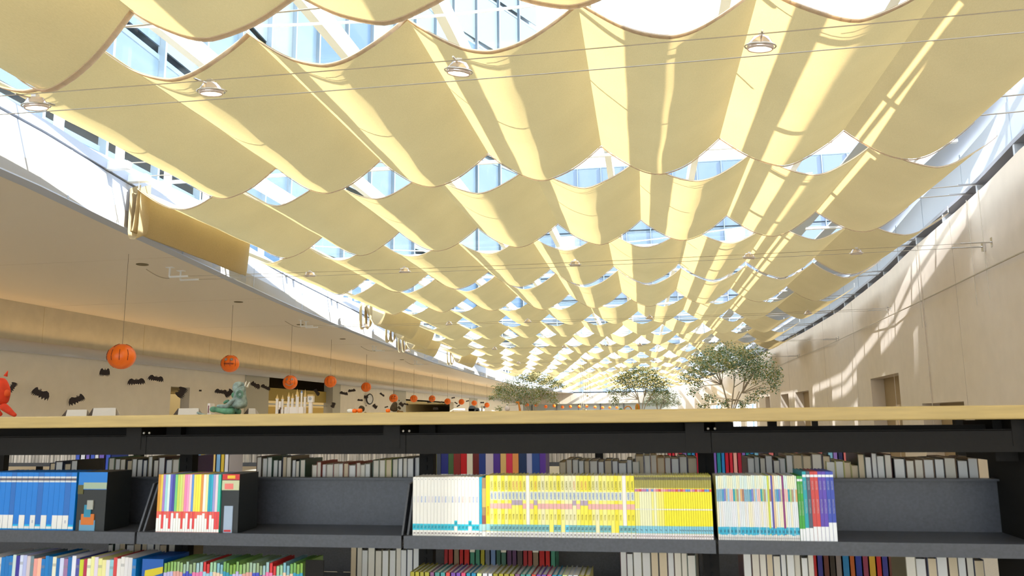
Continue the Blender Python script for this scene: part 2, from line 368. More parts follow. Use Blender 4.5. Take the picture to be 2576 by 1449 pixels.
# ------------------------------------------------------------------ glass tower and far block seen through the roof
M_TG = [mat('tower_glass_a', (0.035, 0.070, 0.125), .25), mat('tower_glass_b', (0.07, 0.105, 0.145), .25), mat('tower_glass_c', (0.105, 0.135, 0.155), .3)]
M_TM = mat('tower_mullion', (0.16, 0.21, 0.26), .5); M_TS = mat('tower_spandrel', (0.10, 0.14, 0.18), .5)
def facade(root, pts, z0, z1, nx, nz, cols):
    tot = [0]
    for a, b in zip(pts[:-1], pts[1:]): tot.append(tot[-1] + sqrt((a[0]-b[0])**2 + (a[1]-b[1])**2))
    def at(t):
        d = t * tot[-1]
        return (interp(d, tot, [p[0] for p in pts]), interp(d, tot, [p[1] for p in pts]))
    hz = (z1 - z0) / nz; me = {}
    for i in range(nx):
        xa, ya = at(i / nx); xb, yb = at((i + 1) / nx); L = sqrt((xb-xa)**2 + (yb-ya)**2); ang = math.atan2(yb-ya, xb-xa)
        for k in range(nz):
            key = round(L, 1)
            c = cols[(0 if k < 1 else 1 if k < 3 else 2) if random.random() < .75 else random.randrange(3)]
            kk = (key, c.name)
            if kk not in me: me[kk] = MB().box((.06, 0, .10 * hz * S), (L*S - .06, .05, hz*S - .05)).mesh('pane', c)
            o = link('window_pane', me[kk], root); o.location = P(xa, ya, z0 + k*hz) - root.location; o.rotation_euler = (0, 0, ang)
        m_ = MB().box((-.04, -.16, 0), (.05, .05, (z1-z0)*S)); o = m_.build('mullion', M_TM, root); o.location = P(xa, ya, z0) - root.location; o.rotation_euler = (0, 0, ang)
    for k in range(nz + 1):
        m_ = MB()
        for a, b in zip(pts[:-1], pts[1:]):
            z = z0 + k*hz; m_.hexa([P(a[0], a[1], z-.12), P(b[0], b[1], z-.12), P(b[0]-.3, b[1]+.3, z-.12), P(a[0]-.3, a[1]+.3, z-.12), P(a[0], a[1], z+.12), P(b[0], b[1], z+.12), P(b[0]-.3, b[1]+.3, z+.12), P(a[0]-.3, a[1]+.3, z+.12)])
        o = m_.build('floor_band', M_TS, root); o.location = -root.location
tw = empty('glass_tower', P(-15, 20, ZR)); tag(tw, 'tall pale blue glass tower seen through the roof at upper left', 'building')
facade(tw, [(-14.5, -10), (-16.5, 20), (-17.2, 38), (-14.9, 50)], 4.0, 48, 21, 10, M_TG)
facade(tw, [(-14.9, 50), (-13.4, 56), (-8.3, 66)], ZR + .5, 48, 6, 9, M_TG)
o = MB()
for (a, b) in zip([(-14.9, -10), (-16.9, 20), (-17.6, 38), (-14.8, 52)], [(-16.9, 20), (-17.6, 38), (-14.8, 52), (-8.6, 66.4)]):
    o.hexa([P(a[0]-1, a[1]+1, ZR+.2), P(a[0]-.3, a[1], ZR+.2), P(b[0]-.3, b[1]+.1, ZR+.2), P(b[0]-1, b[1]+1, ZR+.2), P(a[0]-1, a[1]+1, 48), P(a[0]-.3, a[1], 48), P(b[0]-.3, b[1]+.1, 48), P(b[0]-1, b[1]+1, 48)])
o = o.build('core', M_TS, tw); o.location = -tw.location
fb = empty('far_block', P(0, 130, 0)); tag(fb, 'pale blue office block with window grid glimpsed beyond the far skylight', 'building')
M_FB = [mat('far_glass_a', (0.22, 0.26, 0.30), .3), mat('far_glass_b', (0.30, 0.33, 0.35), .3), mat('far_glass_c', (0.10, 0.14, 0.20), .3)]
facade(fb, [(-30, 132), (42, 132)], 3.6, 42, 18, 10, M_FB)
o = MB().box(P(-30, 132.4, -2), P(42, 136, 42)).build('core', M_TS, fb); o.location = -fb.location

# ------------------------------------------------------------------ fabric canopy rows
rows = []   # near y, far y, peak phase
spec = [(-2.6, 1.9, -.6), (2.5, 6.95, -1.47), (7.57, 12.05, -.53), (12.75, 17.0, .06), (17.7, 22.35, -.73), (23.0, 27.2, -.64), (27.9, 32.45, -.14), (33.1, 37.4, -.87)]
y = 38.1; k = 0
while y < 112:
    spec.append((y, y + 4.4, [-.05, -.9][k % 2] + random.uniform(-.08, .08))); y += 5.13; k += 1
PW = 1.81
def panel(xa, xb, y0, y1, sag, nu, nv, droop=0.0):
    v = []; f = []; ph = random.uniform(0, 6)
    for j in range(nv + 1):
        t = j / nv; yy = y0 + (y1 - y0) * t
        sg = sag * (.96 + .10 * t)
        for i in range(nu + 1):
            u = 2 * i / nu - 1
            sh = 1 - abs(u) ** 1.62
            wr_ = .006 * sin(6 * t * 3 + ph + u * 4) * sh + .004 * sin(11 * t + 9 * u + ph)
            x = xa + (xb - xa) * (i / nu)
            bow = .05 * sin(pi * t) * (0 if abs(u) > .98 else 0)
            v.append(tuple(P(x, yy + bow, 4.2 - sg * sh + wr_ * (1 if abs(u) < .99 else 0) - droop * (1 - abs(u)) )))
    for j in range(nv):
        for i in range(nu):
            a = j * (nu + 1) + i; f.append((a, a + 1, a + nu + 2, a + nu + 1))
    me = bpy.data.meshes.new('fabric_panel'); me.from_pydata(v, [], f); me.materials.append(M_FAB)
    for p in me.polygons: p.use_smooth = True
    return me, v
def strip(v, nu, row, width, name, par):   # hem along an edge: a folded flat tape under the cloth edge
    b = MB(); pts = v[row*(nu+1):(row+1)*(nu+1)]; s = 1 if row == 0 else -1
    for i in range(nu):
        a, c = Vector(pts[i]), Vector(pts[i+1]); dn_ = Vector((0, 0, -.008)); y_ = Vector((0, s * width * S, 0)); y2 = Vector((0, -s * .012, 0))
        b.hexa([a + y2 + dn_*2, c + y2 + dn_*2, c + y_ + dn_*2, a + y_ + dn_*2, a + y2 + dn_, c + y2 + dn_, c + y_ + dn_, a + y_ + dn_])
    return b.build(name, M_HEM, par)
M_TIE = mat('tie_white', (0.85, .85, .85), .6)
for ri, (y0, y1, ph) in enumerate(spec):
    yc = (y0 + y1) / 2; vis = ri
    xl = XL(yc) + .45; xr = XR(yc) - .75
    k0 = math.ceil((xl - ph) / PW); k1 = math.floor((xr + .35 - ph) / PW)
    if ri == 1: k0 = -3
    root = empty('fabric_canopy', P(0, y0, 4.2))
    lab = 'yellow cloth canopy row hung in scallops, %s row from the camera' % nth(vis) if vis >= 1 else ('yellow cloth canopy row hung overhead, just behind the camera' if vis == 0 else 'yellow cloth canopy row hung overhead, two rows behind the camera')
    tag(root, lab, 'canopy', 'scalloped yellow canopy rows under the skylight')
    near = y1 < 40; nu = 20 if near else (14 if yc < 70 else 10); nv = 14 if y1 < 20 else (8 if near else 4)
    for k in range(k0, k1):
        xa = ph + k * PW; xb = xa + PW
        me, v = panel(xa, xb, y0 + random.uniform(-.02, .02), y1, (.47 if vis != 1 else .36 if k > k0 else .72) * random.uniform(.97, 1.05), nu, nv)
        o = link('fabric_panel', me, root); o.location = -root.location
        if y1 < 28:
            strip(v, nu, 0, .06 if y1 < 13 else .02, 'hem', o); strip(v, nu, nv, .06 if y1 < 7 else .015, 'hem', o)
    # bunched loops at the left end of some rows
    if vis in (3, 6, 7, 8, 10):
        xb = ph + k0 * PW; xa = max(xb - .95, XL(y0) + .06)
        me, v = panel(xa, xb, y0, y1, .84, 20, 10)
        o = link('slack_end_panel', me, root); o.location = -root.location
        for q in range(1 if vis == 3 else 2):
            xe = xa + .14 - q * .2; v = []; f = []; NN = 16; n2 = 3
            for j in range(n2 + 1):
                for i in range(NN + 1):
                    u = 2 * i / NN - 1
                    v.append(tuple(P(xe + .10 * u * (1.0 + .4 * (1 - u * u)), y0 - .03 + j * .10 + .03 * sin(3 * u), 4.2 - .96 * (1 - u ** 4) + .05 * j)))
            for j in range(n2):
                for i in range(NN):
                    a = j * (NN + 1) + i; f.append((a, a + 1, a + NN + 2, a + NN + 1))
            me = bpy.data.meshes.new('bunched_fold'); me.from_pydata(v, [], f); me.materials.append(M_FAB)
            for p in me.polygons: p.use_smooth = True
            o = link('bunched_fold', me, root); o.location = -root.location
    # hangers: short strap and shackle at each ridge end
    if y1 < 45:
        hg = MB()
        for k in range(k0, k1 + 1):
            for yy in (y0 + .02, y1 - .02):
                hg.tube([P(ph + k*PW, yy, 4.2), P(ph + k*PW, yy, 4.34)], .012*S, 5)
        o = hg.build('hanger', M_TIE, root); o.location = -root.location
    # the cables that carry this row
    if y0 > 1 and yc < 75:
        for e, yy in enumerate((y0 + .02, y1 - .02)):
            n_ = 24; xa = XL(yy) + .02; xb = XR(yy)
            pts = [P(xa + (xb - xa) * t / n_, yy, 4.36 + .02 + .20 * (t / n_) ** 3 + .05*(1-t/n_)**3) for t in range(n_ + 1)]
            c = MB().tube(pts, .011 * S, 5)
            co = c.build('support_cable', M_WIRE)
            tag(co, 'thin steel cable carrying the %s edge of the %s canopy row' % (('near', 'far')[e], nth(vis)), 'cable', 'steel cables under the skylight')
            MB().box(pts[-1] - Vector((.30, .014, .014)), pts[-1] + Vector((.05, .014, .014))).build('end_fitting', M_STEEL, co)
            MB().box(pts[0] - Vector((.02, .05, .08)), pts[0] + Vector((.30, .05, .02))).build('end_fitting', M_WHITE, co)

# ------------------------------------------------------------------ cable lamps
M_BULB = mat('bulb_glow', (1, .8, .6), .5, emit=14, ecol=(1, .72, .5))
M_REF = mat('lamp_glass', (0.85, .75, .74), .12, metal=.55)
def make_lamp():
    r = empty('cable_lamp')
    prof = [(.035, .075), (.055, .07), (.082, .03), (.088, 0.0), (.080, -.012), (.072, -.005), (.074, .0), (.07, .02), (.045, .055), (.03, .06)]
    MB().lathe((0, 0, 0), prof, 22).build('reflector', M_REF, r, True)
    MB().lathe((0, 0, .012), [(.1, -.006), (.106, 0), (.1, .006), (.094, 0), (.1, -.006)], 22).build('outer_ring', M_STEEL, r, True)
    MB().ball((0, 0, .02), (.055, .055, .02), 12, 6).build('bulb', M_BULB, r, True)
    MB().tube([(0, -.20, .06), (0, .20, .06)], .007, 6).build('crossbar', M_STEEL, r)
    MB().box((-.02, -.02, .055), (.02, .02, .10)).build('socket', M_STEEL, r)
    return r
def dup(root):
    r = root.copy(); COL.objects.link(r)
    for ch_ in list(root.children):
        c = ch_.copy(); COL.objects.link(c); c.parent = r
        for g_ in ch_.children:
            d = g_.copy(); COL.objects.link(d); d.parent = c
    return r
lamp0 = make_lamp(); used = False
ZL = 3.2
lrows = [(6.88, [118, 541, 1149, 1919], 'first'), (16.75, [786, 1025, 1448, 1887, 2176], 'second'), (26.8, [900, 1130, 1328, 1634, 2057], 'third'), (37.2, [1003, 1243, 1424, 1610], 'fourth'), (47.5, [1240, 1350, 1645], 'fifth')]
vv = {0: [283, 241, 175, 100], 1: [697, 689, 671, 645, 622], 2: [817, 817, 811, 799, 775], 3: [878, 878, 878, 871], 4: [928, 933, 905]}
for ri, (Y, us, nm_) in enumerate(lrows):
    for i, u in enumerate(us):
        q = onz(u, vv[ri][i], ZL)
        l = lamp0 if not used else dup(lamp0); used = True
        l.location = P(q.x, Y, ZL); l.rotation_euler = (radians(10), radians(random.uniform(-8, 8)), radians(random.uniform(-6, 6)))
        tag(l, 'small round glass spotlight, %s from the left on the %s pair of lamp wires' % (nth(i + 1), nm_), 'lamp', 'spotlights on wires below the canopy')
    for e, dy in enumerate((-.22, .22)):
        xa = XL(Y) - (.9 if ri else .5); xb = XR(Y) + .0
        n_ = 20; c = MB().tube([P(xa + (xb - xa) * t / n_, Y + dy, ZL + .08 - .06 * sin(pi * t / n_)) for t in range(n_ + 1)], .0055 * S, 5)
        co = c.build('lamp_wire', M_WIRE)
        tag(co, '%s wire of the %s pair of lamp wires crossing under the canopy' % (('near', 'far')[e], nm_), 'wire', 'lamp wires')
        st = P(xb, Y + dy, ZL + .08)
        MB().tube([st - Vector((.45, 0, 0)), st], .012, 6).build('end_rod', M_STEEL, co)
        MB().box(st - Vector((.03, .03, .07)), st + Vector((.02, .03, .07))).build('wall_plate', M_STEEL, co)
        if ri:
            st = P(xa, Y + dy, ZL + .08)
            MB().box(st - Vector((.01, .012, 0)), st + Vector((.015, .012, .2))).box(st + Vector((-.06, -.04, .155)), st + Vector((.07, .04, .17))).box(st + Vector((0, -.015, -.02)), st + Vector((.35, .015, .01))).build('ceiling_bracket', M_WHITE, co)
            if e == 0: MB().tube([st + Vector((-.45 + .45*t/8, 0, .15 - .18 * sin(pi*t/16))) for t in range(9)], .008, 5).build('power_lead', M_WIRE, co)
# flush ceiling downlights
dlm = MB().lathe((0, 0, 0), [(.001, .0), (.07, .0), (.09, -.006), (.10, -.002), (.10, .004)], 20).mesh('ceiling_downlight', mat('downlight_rim', (0.16, .12, .05), .5))
for i, (u, v_) in enumerate([(358, 666), (600, 760), (755, 817), (862, 853), (945, 883), (1011, 905)]):
    q = onz(u, v_, ZC - .01); o = link('ceiling_downlight', dlm); o.location = P(q.x, q.y, ZC - .008)
    tag(o, 'small round recessed downlight in the left ceiling, %s from the camera' % nth(i + 1), 'downlight', 'recessed downlights in the left ceiling')
# rope along the right wall
pts = []
for (u, v_) in [(2576, 636), (2500, 672), (2400, 720), (2300, 768), (2150, 838), (2075, 873), (2000, 903), (1950, 925)]:
    h = wallhit(u, v_); pts.append(P(XR(h.y) - .06, h.y, h.z))
h = wallhit(2576, 636); pts = [P(XR(h.y - d_) - .06, h.y - d_, h.z - .06 * d_) for d_ in (7.0, 5.2, 3.6, 2.0, 1.0)] + pts
ro_ = MB().tube(pts, .012, 5).build('wall_rope', M_WIRE); tag(ro_, 'thin dark cord stretched along the curved right wall', 'cord')
# vertical control cords on the right wall
for i, (u0, v0, u1, v1) in enumerate([(2440, 495, 2425, 800), (2470, 470, 2448, 700), (2318, 615, 2300, 790), (2310, 620, 2290, 760)]):
    a = wallhit(u0, v0 + 8); 
    o = MB().tube([P(XR(a.y) - .07, a.y, min(a.z, 4.5)), P(XR(a.y) - .07, a.y, 2.2)], .006, 5).build('pull_cord', M_WIRE)
    tag(o, 'thin pull cord hanging down the right wall, %s one from the camera' % nth(i + 1 if i > 1 else 2 - i), 'cord', 'pull cords on the right wall')

# ------------------------------------------------------------------ library bookcase (foreground), metres from the eye
YF = 2.475
BX = [-3.46, -2.57, -1.665, -.757, .193, 1.10, 2.0]
case = empty('bookcase', Wm(0, YF, -EYE)); tag(case, 'long dark grey double sided steel bookcase with maple top in the foreground', 'bookcase')
def cpart(mb, name, m_, par=None, lab=None):
    o = mb.build(name, m_, par or case)
    if par is None: o.location = -case.location
    if lab: o['label'] = lab
    return o
top = MB().box(Wm(-3.6, YF - .03, -.020), Wm(2.25, YF + .60, .019))
t_o = cpart(top, 'top_board', M_WOOD, lab='pale maple top board')
bv = t_o.modifiers.new('b', 'BEVEL'); bv.width = .004; bv.segments = 2
SZ = [-.362, -.745]   # shelf surfaces
for a, b in zip(BX[:-1], BX[1:]):
    cpart(MB().box(Wm(a + .001, YF + .02, -.112), Wm(b - .001, YF + .045, -.050)).box(Wm(a + .001, YF + .02, -.052), Wm(b - .001, YF + .09, -.048)), 'upper_rail', M_DARK2)
    cpart(MB().box(Wm(a + .03, YF + .13, -.07), Wm(b - .03, YF + .15, -.0205 if a < .1 or a > 1 else -.036)), 'tie_bar', M_DARK2)
    for z in SZ:
        g = MB().box(Wm(a + .004, YF, z - .012), Wm(b - .004, YF + .262, z)).box(Wm(a + .004, YF - .006, z - .036), Wm(b - .004, YF + .012, z + .002))
        s_ = cpart(g, 'shelf', M_DARK)
        bp_ = MB().box(Wm(a + .02, YF + .245, z), Wm(b - .02, YF + .252, z + .158)).box(Wm(a + .02, YF + .225, z + .154), Wm(b - .02, YF + .27, z + .16))
        o = cpart(bp_, 'back_stop', M_DARK)
        for x in (a + .006, b - .012):
            sb = MB().hexa([Wm(x, YF + .02, z), Wm(x + .006, YF + .02, z), Wm(x + .006, YF + .26, z), Wm(x, YF + .26, z), Wm(x, YF + .09, z + .15), Wm(x + .006, YF + .09, z + .15), Wm(x + .006, YF + .26, z + .17), Wm(x, YF + .26, z + .17)])
            cpart(sb, 'side_bracket', M_DARK)
        g = MB().box(Wm(a + .004, YF + .31, z - .012), Wm(b - .004, YF + .56, z)).box(Wm(a + .004, YF + .55, z - .036), Wm(b - .004, YF + .57, z + .002))
        cpart(g, 'shelf', M_DARK)
    cpart(MB().box(Wm(a + .004, YF, -EYE), Wm(b - .004, YF + .56, -EYE + .09)), 'plinth', M_DARK2)
for x in BX:
    o = cpart(MB().box(Wm(x - .025, YF + .265, -EYE), Wm(x + .025, YF + .305, -.021)), 'upright', M_DARK2)
    sl = MB()
    for j in range(28): sl.box(Wm(x - .004, YF + .262, -.05 - .028 * j - .016), Wm(x + .004, YF + .266, -.05 - .028 * j))
    so = sl.build('slot', M_SLOT, o); so['kind'] = 'stuff'
    cpart(MB().box(Wm(x - .075, YF + .018, -.095), Wm(x - .02, YF + .27, -.022)).box(Wm(x + .02, YF + .10, -.05), Wm(x + .075, YF + .27, -.022)), 'bracket_plate', M_DARK2)
    cpart(MB().ball(Wm(x - .008, YF + .016, -.04), .004, 8, 6).ball(Wm(x + .012, YF + .016, -.04), .004, 8, 6), 'screw', M_STEEL)
# the end of the run on the right: deeper box end
cpart(MB().box(Wm(1.06, YF + .005, -.9), Wm(1.085, YF + .3, -.02)), 'end_panel', M_DARK2)
cpart(MB().box(Wm(1.0, YF + .08, -.14), Wm(1.06, YF + .3, -.024)), 'end_gusset', M_DARK2)

# ------------------------------------------------------------------ books
cub = MB().box((0, 0, 0), (1, 1, 1)).mesh('unit', mat('paper', (0.62, .56, .46), .9))
cover_me = MB().box((0, 0, 0), (1, .03, 1)).box((0, .03, 0), (.07, 1, 1)).box((.93, .03, 0), (1, 1, 1)).mesh('cover', mat('cover_base', (.5, .5, .5), .5))
page_me = MB().box((.07, .03, .012), (.93, .975, .985)).mesh('page_block', mat('paper2', (0.60, .54, .44), .9))
PAP = [mat('pages_%d' % i, c, .95, noise=.05, nscale=200, stretch=(60, 1, 1)) for i, c in enumerate([(.93, .85, .72), (.88, .79, .65), (.94, .90, .84), (.82, .66, .44), (.90, .86, .80)])]
CM_ = {}
def cm(c, rough=.38):
    k = tuple(round(x, 3) for x in c)
    if k not in CM_: CM_[k] = mat('cover_%d' % len(CM_), c, rough)
    return CM_[k]
def setm(o, m_):
    o.material_slots[0].link = 'OBJECT'; o.material_slots[0].material = m_
TXT = {}
def textmesh(s_, rot=True, bold=False):
    k = (s_, rot)
    if k in TXT: return TXT[k]
    c = bpy.data.curves.new('lettering', 'FONT'); c.body = s_; c.size = 1; c.align_x = 'CENTER'; c.align_y = 'CENTER'; c.resolution_u = 2; c.extrude = .01; c.offset = .02
    o = bpy.data.objects.new('tmp', c); COL.objects.link(o); dg = bpy.context.evaluated_depsgraph_get(); dg.update()
    me = bpy.data.meshes.new_from_object(o.evaluated_get(dg)); bpy.data.objects.remove(o); bpy.data.curves.remove(c)
    R_ = Matrix.Rotation(pi/2, 4, 'X')
    if rot: R_ = R_ @ Matrix.Rotation(-pi/2, 4, 'Z')
    me.transform(R_); me.materials.clear(); me.materials.append(mat('ink', (.02, .02, .03), .6)); TXT[k] = me; return me
NB = [0]
STUFF = [None]
def stuff_begin(): STUFF[0] = ([],)
def stuff_end(label):
    items = STUFF[0][0]; STUFF[0] = None; mb = MB(); ms = []; idx = []
    for a, b, m_ in items:
        if m_ not in ms: ms.append(m_)
        mb.box(a, b); idx += [ms.index(m_)] * 6
    me = bpy.data.meshes.new('book_rows'); me.from_pydata(mb.v, [], mb.f)
    for m_ in ms: me.materials.append(m_)
    for p, i in zip(me.polygons, idx): p.material_index = i
    o = link('book_rows', me); tag(o, label, 'books', kind='stuff')
def book(x, y, z, w, d, h, col, label, group, bands=(), texts=(), flip=False, pap=0, tilt=0, cat='book', bright=None):
    """x = left edge, y = the face turned to the camera, z = shelf; metres from the eye"""
    if STUFF[0] is not None:
        sb = STUFF[0]; px, py, pz = Wm(x, y, z)
        ye = py + d
        if flip: sb[0].append(((px + w*.07, py, pz), (px + w*.93, ye, pz + h*.985), PAP[pap])); sb[0].append(((px, py, pz), (px + w*.07, ye, pz + h), cm(col))); sb[0].append(((px + w*.93, py, pz), (px + w, ye, pz + h), cm(col)))
        else:
            sb[0].append(((px, py, pz), (px + w, py + .004, pz + h), cm(col))); sb[0].append(((px, py, pz), (px + w*.1, ye, pz + h), cm(col))); sb[0].append(((px + w*.9, py, pz), (px + w, ye, pz + h), cm(col))); sb[0].append(((px + w*.1, py + .004, pz), (px + w*.9, ye - .003, pz + h*.985), PAP[pap]))
            for (z0, z1, c, nm_) in bands: sb[0].append(((px + w*.02, py - .001, pz + h*z0), (px + w*.98, py, pz + h*z1), cm(c)))
        return None
    o = link('book', cover_me); setm(o, cm(col)); p = link('page_block', page_me, o); setm(p, PAP[pap])
    o.scale = (w, d, h); o.location = Wm(x, y, z)
    if flip: o.rotation_euler = (0, tilt, pi); o.location = Wm(x + w, y + d, z)
    else: o.rotation_euler = (0, tilt, 0)
    for bi, (z0, z1, c, nm_) in enumerate(bands):
        b = link(nm_, cub, o); setm(b, cm(c)); b.location = (.02, -.003 - .0015 * bi, z0); b.scale = (.96, .006 + .0015 * bi, z1 - z0)
    for (s_, zc, size, c, rot) in texts:
        t = link('lettering', textmesh(s_, rot), o); setm(t, cm(c)); t.location = (.5, -.004 - .0015 * len(bands), zc); t.scale = (size / w, size / d, size / h)
    NB[0] += 1
    return tag(o, label, cat, group)

Z1 = SZ[0] + .001
def run(x0, x1, n, fn):
    ws = [random.uniform(.9, 1.1) for _ in range(n)]; s_ = sum(ws); x = x0
    for i, w in enumerate(ws):
        w = w / s_ * (x1 - x0); fn(i, x, w - .0006); x += w
WHT = (.68, .66, .63)
# bright blue set at left
def f(i, x, w):
    bands = [(.83, .93, (.55, .57, .58), 'title_block'), (.86, .90, (.10, .08, .10), 'title_mark'), (.02, .10, (.0, .38, .66), 'footer_band')]
    if i % 4 in (1, 3) or random.random() < .25: bands.append((.03, .26, WHT, 'spine_label'))
    else: bands.append((.03, .07, WHT, 'spine_label'))
    book(x, YF + .01, Z1, w, .15, .191, (0.0, .16, .55) if i % 5 else (0.01, .12, .42), 'bright blue paperback with silver title block, %s from the right' % nth(17 - i), 'bright blue paperback set at far left', bands, [('CC', .15, .007, (.05, .1, .3), True)] if i % 3 == 0 else [])
run(-2.26, -1.908, 17, f)
# pastel striped series
pc = [rgb(205, 140, 40), rgb(225, 190, 70), rgb(165, 120, 190), rgb(150, 205, 210), rgb(210, 225, 220), rgb(90, 90, 180), rgb(60, 60, 150), rgb(110, 190, 120), rgb(195, 205, 80), rgb(200, 215, 110), rgb(220, 200, 120), rgb(235, 130, 170), rgb(240, 150, 190), rgb(240, 200, 200), rgb(90, 140, 210), rgb(235, 215, 90), rgb(240, 220, 60), rgb(235, 225, 70), rgb(220, 140, 60), rgb(240, 235, 220), rgb(230, 225, 160), rgb(0, 150, 180), rgb(30, 160, 190), rgb(150, 150, 200), rgb(225, 200, 210), rgb(60, 180, 160)]
def f(i, x, w):
    red = random.random() < .3
    bands = [(.0, .36, rgb(225, 90, 75) if not red else rgb(220, 60, 60), 'lower_band')]
    bands.append((.01, random.choice([.30, .33, .24]) if not red else .06, rgb(238, 235, 230), 'spine_label'))
    book(x, YF + .008, Z1, w, .14, .185, pc[i], 'slim pastel striped paperback, %s from the left in its tight row' % nth(i + 1), 'slim pastel paperbacks with red and white foot', bands)
run(-1.604, -1.380, 26, f)
# two display boxes (printed sleeves)
def sleeve(name, x0, x1, z1, lab, arts):
    o = MB().box((0, 0, 0), (x1 - x0, .13, z1)).build(name, mat('sleeve_black', (.01, .012, .012), .45)); o.location = Wm(x0, YF + .012, Z1)
    for ai, (a, b, c, d, col, nm_) in enumerate(arts):
        MB().box((a, -.001 - .0006 * ai, c), (b, 0.0, d)).build(nm_, cm(col), o)
    tag(o, lab, 'box'); return o
sleeve('magazine_box', -1.901, -1.795, .192, 'black printed sleeve with blue top beside the blue paperbacks', [(.0, .106, .135, .192, rgb(0, 110, 190), 'sky_print'), (.02, .106, .137, .158, rgb(150, 165, 140), 'pale_print'), (.0, .02, .12, .15, rgb(80, 75, 20), 'rock_print'), (.015, .072, .0, .035, rgb(90, 140, 170), 'sea_print'), (.02, .068, .02, .055, rgb(190, 100, 20), 'ship_print'), (.03, .055, .045, .085, rgb(20, 120, 150), 'sail_print'), (.04, .062, .07, .10, rgb(150, 150, 140), 'cloud_print')])
sleeve('magazine_box', -1.377, -1.317, .186, 'narrow black sleeve with red top beside the pastel paperbacks', [(.0, .06, .168, .186, rgb(190, 25, 20), 'red_print'), (.018, .045, .172, .182, rgb(220, 180, 30), 'title_print'), (.0, .06, .135, .166, rgb(190, 190, 150), 'pale_print'), (.01, .04, .138, .156, rgb(220, 110, 100), 'logo_print'), (.012, .042, .0, .085, rgb(150, 165, 185), 'figure_print'), (.014, .038, .004, .010, rgb(190, 30, 30), 'footer_print')])
# white series
def f(i, x, w):
    hi = i in (12, 16)
    zb = (.10 + .07 * hi, .205 + .06 * hi)
    c = random.choice([rgb(120, 150, 210), rgb(120, 150, 210), rgb(190, 180, 200), rgb(220, 150, 150), rgb(190, 200, 200)])
    book(x, YF + .006, Z1, w, .13, .178, (.71, .675, .61), 'white paperback with teal band near its foot, %s from the left' % nth(i + 1), 'white paperbacks with teal foot bands', [(zb[0], zb[1], (.0, .42, .55), 'teal_label')],
         [('K', .045, .010, (.15, .08, .08), True), ('N', (zb[0] + zb[1]) / 2, .010, (.0, .08, .12), True), ('Animals', .62, .006, c, True), ('4', .965, .006, (.2, .2, .25), True)])
run(-.728, -.516, 19, f)
book(-.5155, YF + .006, Z1, .008, .13, .178, (.0, .32, .50), 'solid teal paperback between the white and the yellow series', None, [(.10, .21, (.25, .52, .55), 'teal_label'), (.0, .09, WHT, 'spine_label')], [('K', .045, .008, (.1, .05, .05), True)])
book(-.507, YF + .006, Z1, .012, .13, .176, rgb(150, 120, 80), 'brown and yellow patterned paperback left of the yellow series', None, [(.10, .21, (.35, .52, .52), 'teal_label'), (.22, .36, rgb(130, 70, 60), 'art_band'), (.5, .82, rgb(185, 160, 90), 'art_band'), (.0, .09, WHT, 'spine_label')])
book(-.4945, YF + .005, Z1, .0125, .13, .183, (.80, .56, .0), 'wide deep yellow paperback at the left end of the yellow series', None, [(.10, .21, (.25, .50, .52), 'teal_label'), (.0, .09, WHT, 'spine_label')], [('MYSTERY', .42, .007, rgb(210, 130, 0), True), ('K', .045, .008, (.1, .05, .05), True)])
# yellow series with pink portrait band
def f(i, x, w):
    pale = i in (10, 35) ; tall = i in (6, 7, 8, 12, 22, 24, 25)
    yc = random.choice([(.84, .72, .05), (.84, .74, .12), (.80, .68, .02), (.82, .74, .24), (.78, .72, .40)]); nolab = i in (16, 19, 28, 32, 33)
    bands = []
    if not pale:
        bands.append((.60, .74, (.72, .72, .50), 'pale_panel'))
        bands.append((.52, .60, rgb(170, 150, 170), 'portrait_band') if tall else (.46, .545, rgb(222, 165, 160), 'portrait_band'))
    else: yc = (.80, .74, .68)
    if not nolab: bands += [(.095, .205, rgb(110, 175, 180) if random.random() < .9 else rgb(90, 190, 220), 'blue_label')]
    bands.append((.0, .09, WHT, 'spine_label'))
    tx = [('K', .045, .009, (.12, .06, .06), True)]
    if not nolab: tx.append(('N', .15, .010, (.03, .05, .06), True))
    if not pale: tx += [('NANCY', .84, .0075, (.22, .20, .02) if not tall else rgb(200, 130, 80), True), ('DREW', .67, .007, rgb(70, 110, 200), True), ('Mystery', .33, .005, (.3, .25, .02), True)]
    book(x, YF + .005, Z1, w, .13, .183, yc, 'yellow paperback with %s, %s from the left in the yellow series' % ('plain pale spine' if pale else ('grey portrait above mid spine' if tall else 'pink portrait band'), nth(i + 1)), 'yellow mystery paperbacks with blue foot labels', bands, tx)
run(-.4815, -.040, 38, f)
# thin yellow series
def f(i, x, w):
    yc = (.80, .70, .0) if i > 11 else random.choice([(.80, .70, .14), (.78, .72, .20), (.76, .74, .45)])
    c = random.choice([rgb(210, 110, 130), rgb(180, 110, 160), rgb(200, 60, 60), rgb(100, 130, 200), rgb(220, 150, 160)])
    book(x, YF + .005, Z1, w, .13, .184, yc, 'thin bright yellow paperback with olive top, %s from the left' % nth(i + 1), 'thin bright yellow paperbacks', [(.80, 1.0, rgb(150, 140, 50), 'olive_band'), (.93, .975, rgb(90, 80, 40), 'title_mark'), (.745, .785, c, 'portrait_mark'), (.455, .475, (.75, .73, .6), 'number_mark'), (.09, .205, rgb(120, 185, 205), 'blue_label'), (.0, .085, (.74, .68, .68), 'spine_label')], [('K', .045, .007, (.15, .06, .06), True), ('r', .14, .011, (.03, .05, .08), True)] if i % 2 == 0 or i > 18 else [('K', .045, .007, (.15, .06, .06), True)])
run(-.0395, .1855, 32, f)
